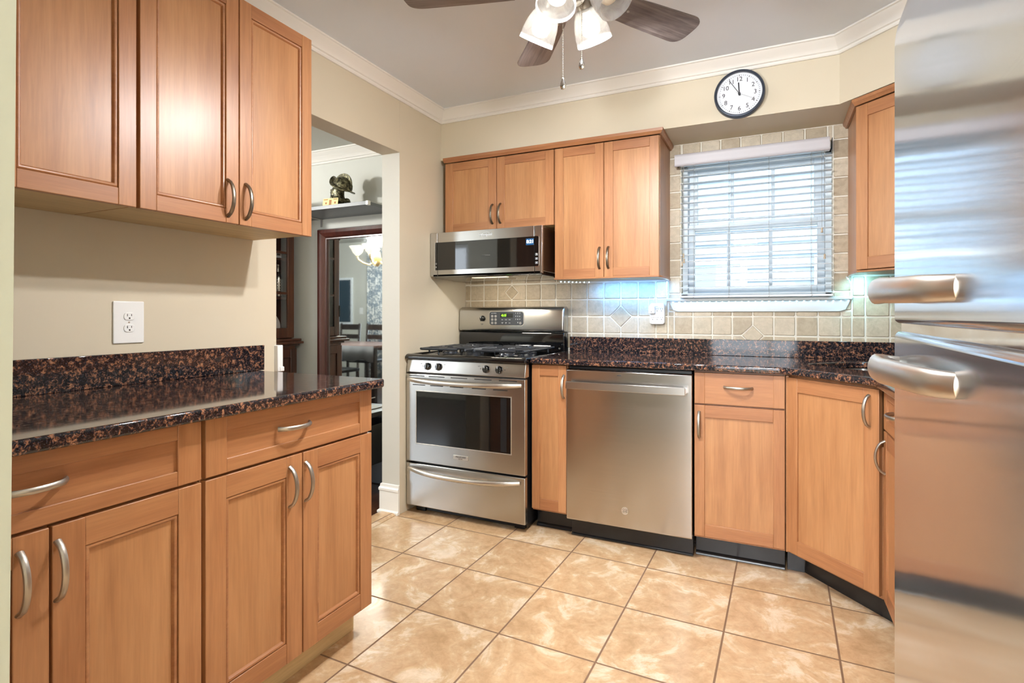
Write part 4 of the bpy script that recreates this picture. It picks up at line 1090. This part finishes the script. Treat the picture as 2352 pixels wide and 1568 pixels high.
me.materials.clear(); me.materials.append(M['bronze']); me.polygons.foreach_set('use_smooth', [True] * len(me.polygons))
for v in me.vertices: v.co.z = max(v.co.z, .0)
ho = bpy.data.objects.new('head', me); COL.objects.link(ho); ho.parent = bu
TH = Matrix.Translation((.020, 0, .158)) @ Matrix.Rotation(math.radians(30), 4, 'Y')
b = BM(); lathe(b, [(.080, 0), (.079, .02), (.071, .044), (.053, .064), (.026, .075), (0, .077)], 28, TH @ Matrix.Diagonal((1, .82, 1, 1)))
hel = obj('helmet', b, 'bronze', bu)
b = BM()      # boat shaped brim
n = 40; inn_, out_ = [], []
for k in range(n):
    t = 2 * PI * k / n; c_, s_ = math.cos(t), math.sin(t)
    inn_.append(b.verts.new(TH @ Vector((.076 * c_, .062 * s_, .003)))); out_.append(b.verts.new(TH @ Vector((.115 * c_, .080 * s_, (.040 if c_ < 0 else .010) * c_ ** 4 - .016 * s_ * s_))))
fs = [b.faces.new((inn_[k], inn_[(k + 1) % n], out_[(k + 1) % n], out_[k])) for k in range(n)]
br = obj('brim', b, 'bronze', hel); s2 = br.modifiers.new('thick', 'SOLIDIFY'); s2.thickness = .005
b = BM(); prism(b, [(.086 * math.cos(t), .012 + .094 * math.sin(t)) for t in [PI * k / 20 for k in range(21)]], 'y', -.005, .005); obj('crest', b, 'bronze', hel, bevel=.002, Mx=TH)
b = BM()
for zz, rr in ((.052, .056), (.040, .060)): tube(b, [(.012 + rr * math.cos(2 * PI * k / 32), rr * .95 * math.sin(2 * PI * k / 32), zz + .004 * math.sin(k * 2.4) + .012 * math.cos(2 * PI * k / 32)) for k in range(33)], .010, 8)
obj('ruff', b, 'bronze', bu)
# banknote standing in front
bn = thing('banknote', 'gold foil banknote propped against the bust on the shelf', 'banknote', (-.955, -.296, 1.9205), math.radians(4))
b = BM(); box(b, -.072, .062, 0, .0015, 0, .062, Mx=Matrix.Rotation(math.radians(-8), 4, 'X')); obj('note', b, 'gold', bn)
b = BM()
for a in ((-.066, -.030, .050, .056), (.020, .056, .050, .056), (-.016, .004, .012, .050), (-.050, -.036, .020, .034), (.030, .044, .020, .034)): box(b, a[0], a[1], -.001, .0, a[2], a[3], Mx=Matrix.Rotation(math.radians(-8), 4, 'X'))
obj('print', b, 'reddish', bn)
# big framed mirror
mr = thing('framed_mirror', 'large wall mirror in a dark mahogany frame standing below the shelf', 'mirror', (-.86, 0, 0))
X0, X1, Z0, Z1 = -.480, .42, .03, 1.815
b = BM()
prof = [(0, 0), (0, -.030), (.010, -.045), (.040, -.052), (.072, -.040), (.084, -.026), (.086, -.034), (.096, -.034), (.100, -.022), (.100, 0)]
cs = [(X0, Z0, 1, 1), (X1, Z0, -1, 1), (X1, Z1, -1, -1), (X0, Z1, 1, -1)]
rings = [[b.verts.new((x + sx * o, -.004 + d, z + sz * o * .85)) for o, d in prof] for x, z, sx, sz in cs]
fs = []
for i in range(4):
    a, c = rings[i], rings[(i + 1) % 4]
    for j in range(len(prof)): fs.append(b.faces.new((a[j], a[(j + 1) % len(prof)], c[(j + 1) % len(prof)], c[j])))
bmesh.ops.recalc_face_normals(b, faces=fs)
obj('frame', b, 'frame_wood', mr, angle=30)
b = BM(); box(b, X0 + .09, X1 - .09, -.020, -.008, Z0 + .08, Z1 - .075); obj('mirror_glass', b, 'mirror', mr, smooth=False)
# china cabinet, front faces +X; local x runs along +Y
cc_ = thing('china_cabinet', 'narrow dark walnut cabinet with a glass door seen past the wall end', 'cabinet', (-1.57, -.475, 0), R90)
b = BM(); xr = .40
box(b, -.01, xr, -.03, .36, 0, .90)
box(b, 0, xr, .33, .35, .95, 2.05); box(b, xr - .02, xr, .0, .33, .95, 2.05); box(b, 0, .02, .0, .33, .95, 2.05); box(b, 0, xr, 0, .33, 2.02, 2.05)
obj('carcass', b, 'dark_wood', cc_, bevel=.003)
b = BM(); box(b, -.06, xr + .04, -.085, .36, .908, .928); box(b, -.045, xr + .035, -.065, .36, .928, .95); box(b, -.03, xr + .03, -.05, .36, .89, .908); obj('ledge', b, 'dark_wood', cc_, bevel=.006, seg=3)
b = BM(); s_ = .062; z0, z1 = .955, 2.015; x0, x1 = .002, xr - .002
box(b, x0, x0 + s_, -.020, -.001, z0, z1); box(b, x1 - s_, x1, -.020, -.001, z0, z1); box(b, x0 + s_, x1 - s_, -.020, -.001, z0, z0 + .08); box(b, x0 + s_, x1 - s_, -.020, -.001, z1 - s_, z1)
dd = obj('glass_door', b, 'dark_wood', cc_, bevel=.003)
b = BM()
for z in (1.30, 1.62): box(b, x0 + s_, x1 - s_, -.017, -.004, z, z + .018)
obj('glazing_bar', b, 'dark_wood', dd)
b = BM(); box(b, x0 + s_, x1 - s_, -.012, -.009, z0 + .08, z1 - s_); obj('pane', b, 'glass', dd, smooth=False)
for z in (1.12, 1.80):
    b = BM(); box(b, x0 - .004, x0 + .006, -.024, -.016, z, z + .10); obj('hinge', b, 'pole', dd)
b = BM(); y0_, y1_ = -.050, -.032
box(b, x0, x0 + .06, y0_, y1_, .04, .87); box(b, x1 - .06, x1, y0_, y1_, .04, .87); box(b, x0 + .06, x1 - .06, y0_, y1_, .80, .87); box(b, x0 + .06, x1 - .06, y0_, y1_, .04, .11)
box(b, x0 + .06, x1 - .06, y0_ + .01, y1_, .11, .80); obj('lower_door', b, 'dark_wood', cc_, bevel=.003)
for z in (1.262, 1.572):
    b = BM(); box(b, .02, xr - .02, .03, .33, z, z + .018); obj('inner_shelf', b, 'dark_wood', cc_, bevel=.001)
# silver shaker and dishes in the cabinet
shk = thing('cocktail_shaker', 'hammered silver bottle on the middle shelf of the china cabinet', 'bottle', (-1.665, -.136, 1.2805))
shk.scale = (.72, .72, .68)
b = BM(); lathe(b, [(0, 0), (.050, 0), (.054, .01), (.054, .22), (.050, .245), (.034, .275), (.024, .30)], 32)
o = obj('bottle_body', b, 'chrome', shk)
b = BM(); lathe(b, [(.024, .30), (.021, .32), (.021, .365), (.024, .37), (.022, .385), (0, .388)], 24); obj('cap', b, 'nickel', shk)
# dimple the body
bmb = BM()
for i in range(12):
    for j in range(18):
        a = 2 * PI * (j + .5 * (i % 2)) / 18; bmesh.ops.create_icosphere(bmb, subdivisions=1, radius=.0075, matrix=Matrix.Translation((.0505 * math.cos(a), .0505 * math.sin(a), .022 + i * .0165)))
obj('hammered_pattern', bmb, 'chrome', shk)
pl_ = thing('serving_plate', 'pale round plate standing at the bottom of the china cabinet', 'plate', (-1.70, -.20, .9505))
pl_.rotation_euler = (0, 0, R90); pl_.scale = (.8, .8, .8)
b = BM(); lathe(b, [(0, 0), (.09, .002), (.13, .016), (.131, .020), (.09, .008), (0, .005)], 36, Matrix.Translation((0, 0, .131)) @ Matrix.Rotation(math.radians(80), 4, 'X')); obj('dish', b, 'cream', pl_)
sb_ = thing('small_box', 'small white printed box on the top shelf of the china cabinet', 'box', (-1.66, -.19, 1.591), R90)
b = BM(); box(b, -.06, .06, -.03, .03, 0, .055); obj('carton', b, 'white', sb_, bevel=.002)
b = BM(); box(b, -.04, -.01, -.0312, -.03, .012, .04); box(b, .015, .045, -.0312, -.03, .02, .035); obj('print', b, 'steelprint', sb_)
# pole leaning at the partition end + low black stand
pv = thing('floor_pole', 'slim black and silver upright pole leaning on the far side of the partition', 'pole', (-.185, -.60, 0))
b = BM(); tube(b, [(-.006, .0, .78), (0, 0, 1.20)], .006, 10); tube(b, [(-.006, 0, .70), (-.006, 0, .80)], .0095, 10); obj('grip', b, 'pole', pv)
b = BM(); tube(b, [(-.010, 0, .10), (-.006, 0, .72)], .012, 12); obj('tube', b, 'silverpole', pv)
b = BM(); lathe(b, [(0, 0), (.020, 0), (.020, .03), (.014, .10), (0, .10)], 16, Matrix.Translation((-.010, 0, 0))); obj('foot', b, 'pole', pv)
st = thing('low_stand', 'low black stand with papers on top on the dark floor past the partition', 'stand', (-.52, -.50, 0))
b = BM(); box(b, -.28, .20, -.2, .2, .50, .53); box(b, -.27, .19, .15, .19, .0, .5); 
for x in (-.26, .16):
    for y in (-.18, .14): box(b, x, x + .03, y, y + .03, 0, .5)
box(b, -.26, .19, -.18, .18, .2, .45); obj('stand_body', b, 'black', st, bevel=.003)
b = BM(); box(b, -.20, .12, -.16, .12, .5305, .536); tube(b, [(-.1, -.16, .545), (0, -.13, .58), (.1, -.1, .60), (.18, -.05, .62)], .004, 6); obj('papers_and_cord', b, 'rubber', st)
# table, chairs and other things the mirror reflects
tb = thing('dining_table', 'dining table with a glossy top and grey cloth reflected in the mirror', 'table', (-3.30, -2.55, 0))
b = BM(); box(b, -.85, .75, -.42, .42, .72, .75); obj('tabletop', b, 'tabletop', tb, bevel=.006)
for x in (-.78, .66):
    for y in (-.36, .30): b = BM(); box(b, x, x + .06, y, y + .06, 0, .72); obj('leg', b, 'espresso', tb, bevel=.003)
b = BM()
n = 60; tp, bt = [], []
path = [(-.87 + 1.64 * k / n, .435) for k in range(n + 1)]
for i, (x, y) in enumerate(path): tp.append(b.verts.new((x, y, .744))); bt.append(b.verts.new((x, y + .015 + .012 * math.sin(i * .9), .56 + .015 * math.sin(i * .5))))
for i in range(n): b.faces.new((tp[i], tp[i + 1], bt[i + 1], bt[i]))
tcl = obj('tablecloth', b, 'cloth'); sm_ = tcl.modifiers.new('thick', 'SOLIDIFY'); sm_.thickness = .003; tcl.location = (-3.30, -2.55, 0)
tag(tcl, 'grey cloth hanging from the near edge of the dining table', 'tablecloth')
def chair(loc, rz, label):
    r = thing('dining_chair', label, 'chair', loc, rz, 'chairs around the dining table')
    b = BM(); box(b, -.21, .21, -.20, .22, .44, .48); obj('seat', b, 'black', r, bevel=.01)
    for x in (-.20, .17):
        b = BM(); box(b, x, x + .03, -.20, -.17, 0, .44); obj('leg', b, 'espresso', r, bevel=.002)
        b = BM(); tube(b, [(x + .015, .20, 0), (x + .015, .205, .46), (x + .015, .25, 1.0)], .018, 8); obj('back_post', b, 'espresso', r)
    for z in (.60, .76, .90):
        b = BM(); box(b, -.18, .18, .215 + (z - .5) * .08, .232 + (z - .5) * .08, z, z + (.085 if z > .85 else .07)); obj('slat', b, 'espresso', r, bevel=.003)
chair((-4.05, -3.15, 0), PI, 'dark slat back dining chair, left one behind the reflected table')
chair((-3.50, -3.12, 0), PI, 'dark slat back dining chair, right one behind the reflected table')
chair((-2.9, -1.85, 0), 0, 'dark dining chair with black seat on the mirror side of the table')
cb = thing('chalkboard', 'dark blue chalkboard in a white frame on the far dining wall', 'chalkboard', (-5.32, -4.377, 1.38), PI)
b = BM(); box(b, -.45, .45, -.02, 0, -.42, .42); obj('frame', b, 'vinyl', cb, bevel=.002)
b = BM(); box(b, -.41, .41, -.024, -.018, -.38, .38); obj('board', b, 'chalk', cb)
cr = thing('chandelier', 'brass chandelier with upturned frosted bowls reflected in the mirror', 'chandelier', (-2.62, -2.30, CEIL))
cr.scale = (1, 1, 1.18)
b = BM(); lathe(b, [(0, 0), (.06, 0), (.055, -.02), (.01, -.04), (.008, -.40), (.03, -.43), (.05, -.50), (.03, -.56), (0, -.58)], 24); obj('stem', b, 'gold', cr)
for k in range(5):
    a = 2 * PI * k / 5; T = Matrix.Rotation(a, 4, 'Z')
    b = BM(); tube(b, [(.03, 0, -.52), (.10, 0, -.56), (.18, 0, -.54), (.24, 0, -.50), (.25, 0, -.46)], .009, 8, up=(0, 1, 0)); o = obj('arm', b, 'gold', cr); o.matrix_local = T
    b = BM(); lathe(b, [(.02, -.46), (.055, -.43), (.075, -.39), (.10, -.365), (.097, -.362), (.07, -.385), (.05, -.422), (0, -.45)], 24, Matrix.Translation((.25, 0, 0)), cap=False); o = obj('bowl', b, 'sky_lamp', cr); o.matrix_local = T
point('chandelier_lamp', (-2.65, -2.35, CEIL - .30), 105, (1, .98, .94), .1)
cn = thing('curtain', 'long leaf patterned curtain panel reflected at the right of the mirror', 'curtain', (-4.45, -4.30, 0))
b = BM(); n = 40; A_, B_ = [], []
for i in range(n + 1):
    x = -.02 + .42 * i / n; y = .035 * math.sin(i * 1.1); A_.append(b.verts.new((x, y, 2.25))); B_.append(b.verts.new((x, y * 1.2, .05)))
for i in range(n): b.faces.new((A_[i], A_[i + 1], B_[i + 1], B_[i]))
o = obj('fabric', b, 'curtain', cn); sm_ = o.modifiers.new('thick', 'SOLIDIFY'); sm_.thickness = .003
b = BM(); tube(b, [(-.1, 0, 2.28), (2.3, 0, 2.28)], .012, 10); obj('rod', b, 'pole', cn)
ls = thing('light_switch', 'white light switch plate on the far dining wall', 'switch', (-4.68, -4.378, 1.2), PI)
b = BM(); box(b, -.036, .036, -.006, 0, -.058, .058); obj('plate', b, 'white', ls, bevel=.002)
b = BM(); box(b, -.008, .008, -.012, -.005, -.016, .016); obj('toggle', b, 'white', ls, bevel=.001)

# ================================================================== OUTSIDE
nb = thing('neighbour_house', 'white sided house wall close outside the kitchen window', 'house', (2.2, 3.2, -.6))
b = BM()
for i in range(30):
    z = i * .14; prism(b, [(-.025, z), (0, z + .14), (.06, z + .14), (.06, z)], 'x', -4, 4)
obj('siding', b, 'siding', nb, smooth=False)
for x in (-.95, .55):
    b = BM(); w = .06; x0, x1, z0, z1 = x - .42, x + .42, 1.15, 2.35
    box(b, x0, x0 + w, -.06, -.03, z0, z1); box(b, x1 - w, x1, -.06, -.03, z0, z1); box(b, x0 + w, x1 - w, -.06, -.03, z1 - w, z1); box(b, x0 + w, x1 - w, -.06, -.03, z0, z0 + w); box(b, x0 + w, x1 - w, -.055, -.04, 1.72, 1.77); box(b, x0 - .01, x1 + .01, -.0295, .055, z0 - .01, z1 + .01)
    wn_ = obj('window', b, 'vinyl', nb, bevel=.003)
    b = BM(); box(b, x0 + w, x1 - w, -.045, -.031, z0 + w, z1 - w); obj('pane', b, plain('hazy_pane', '#8fa9bd', .1), wn_)
b = BM(); box(b, -6, 10, .2, 12, -.7, -.6); struct('ground', b, 'grass')
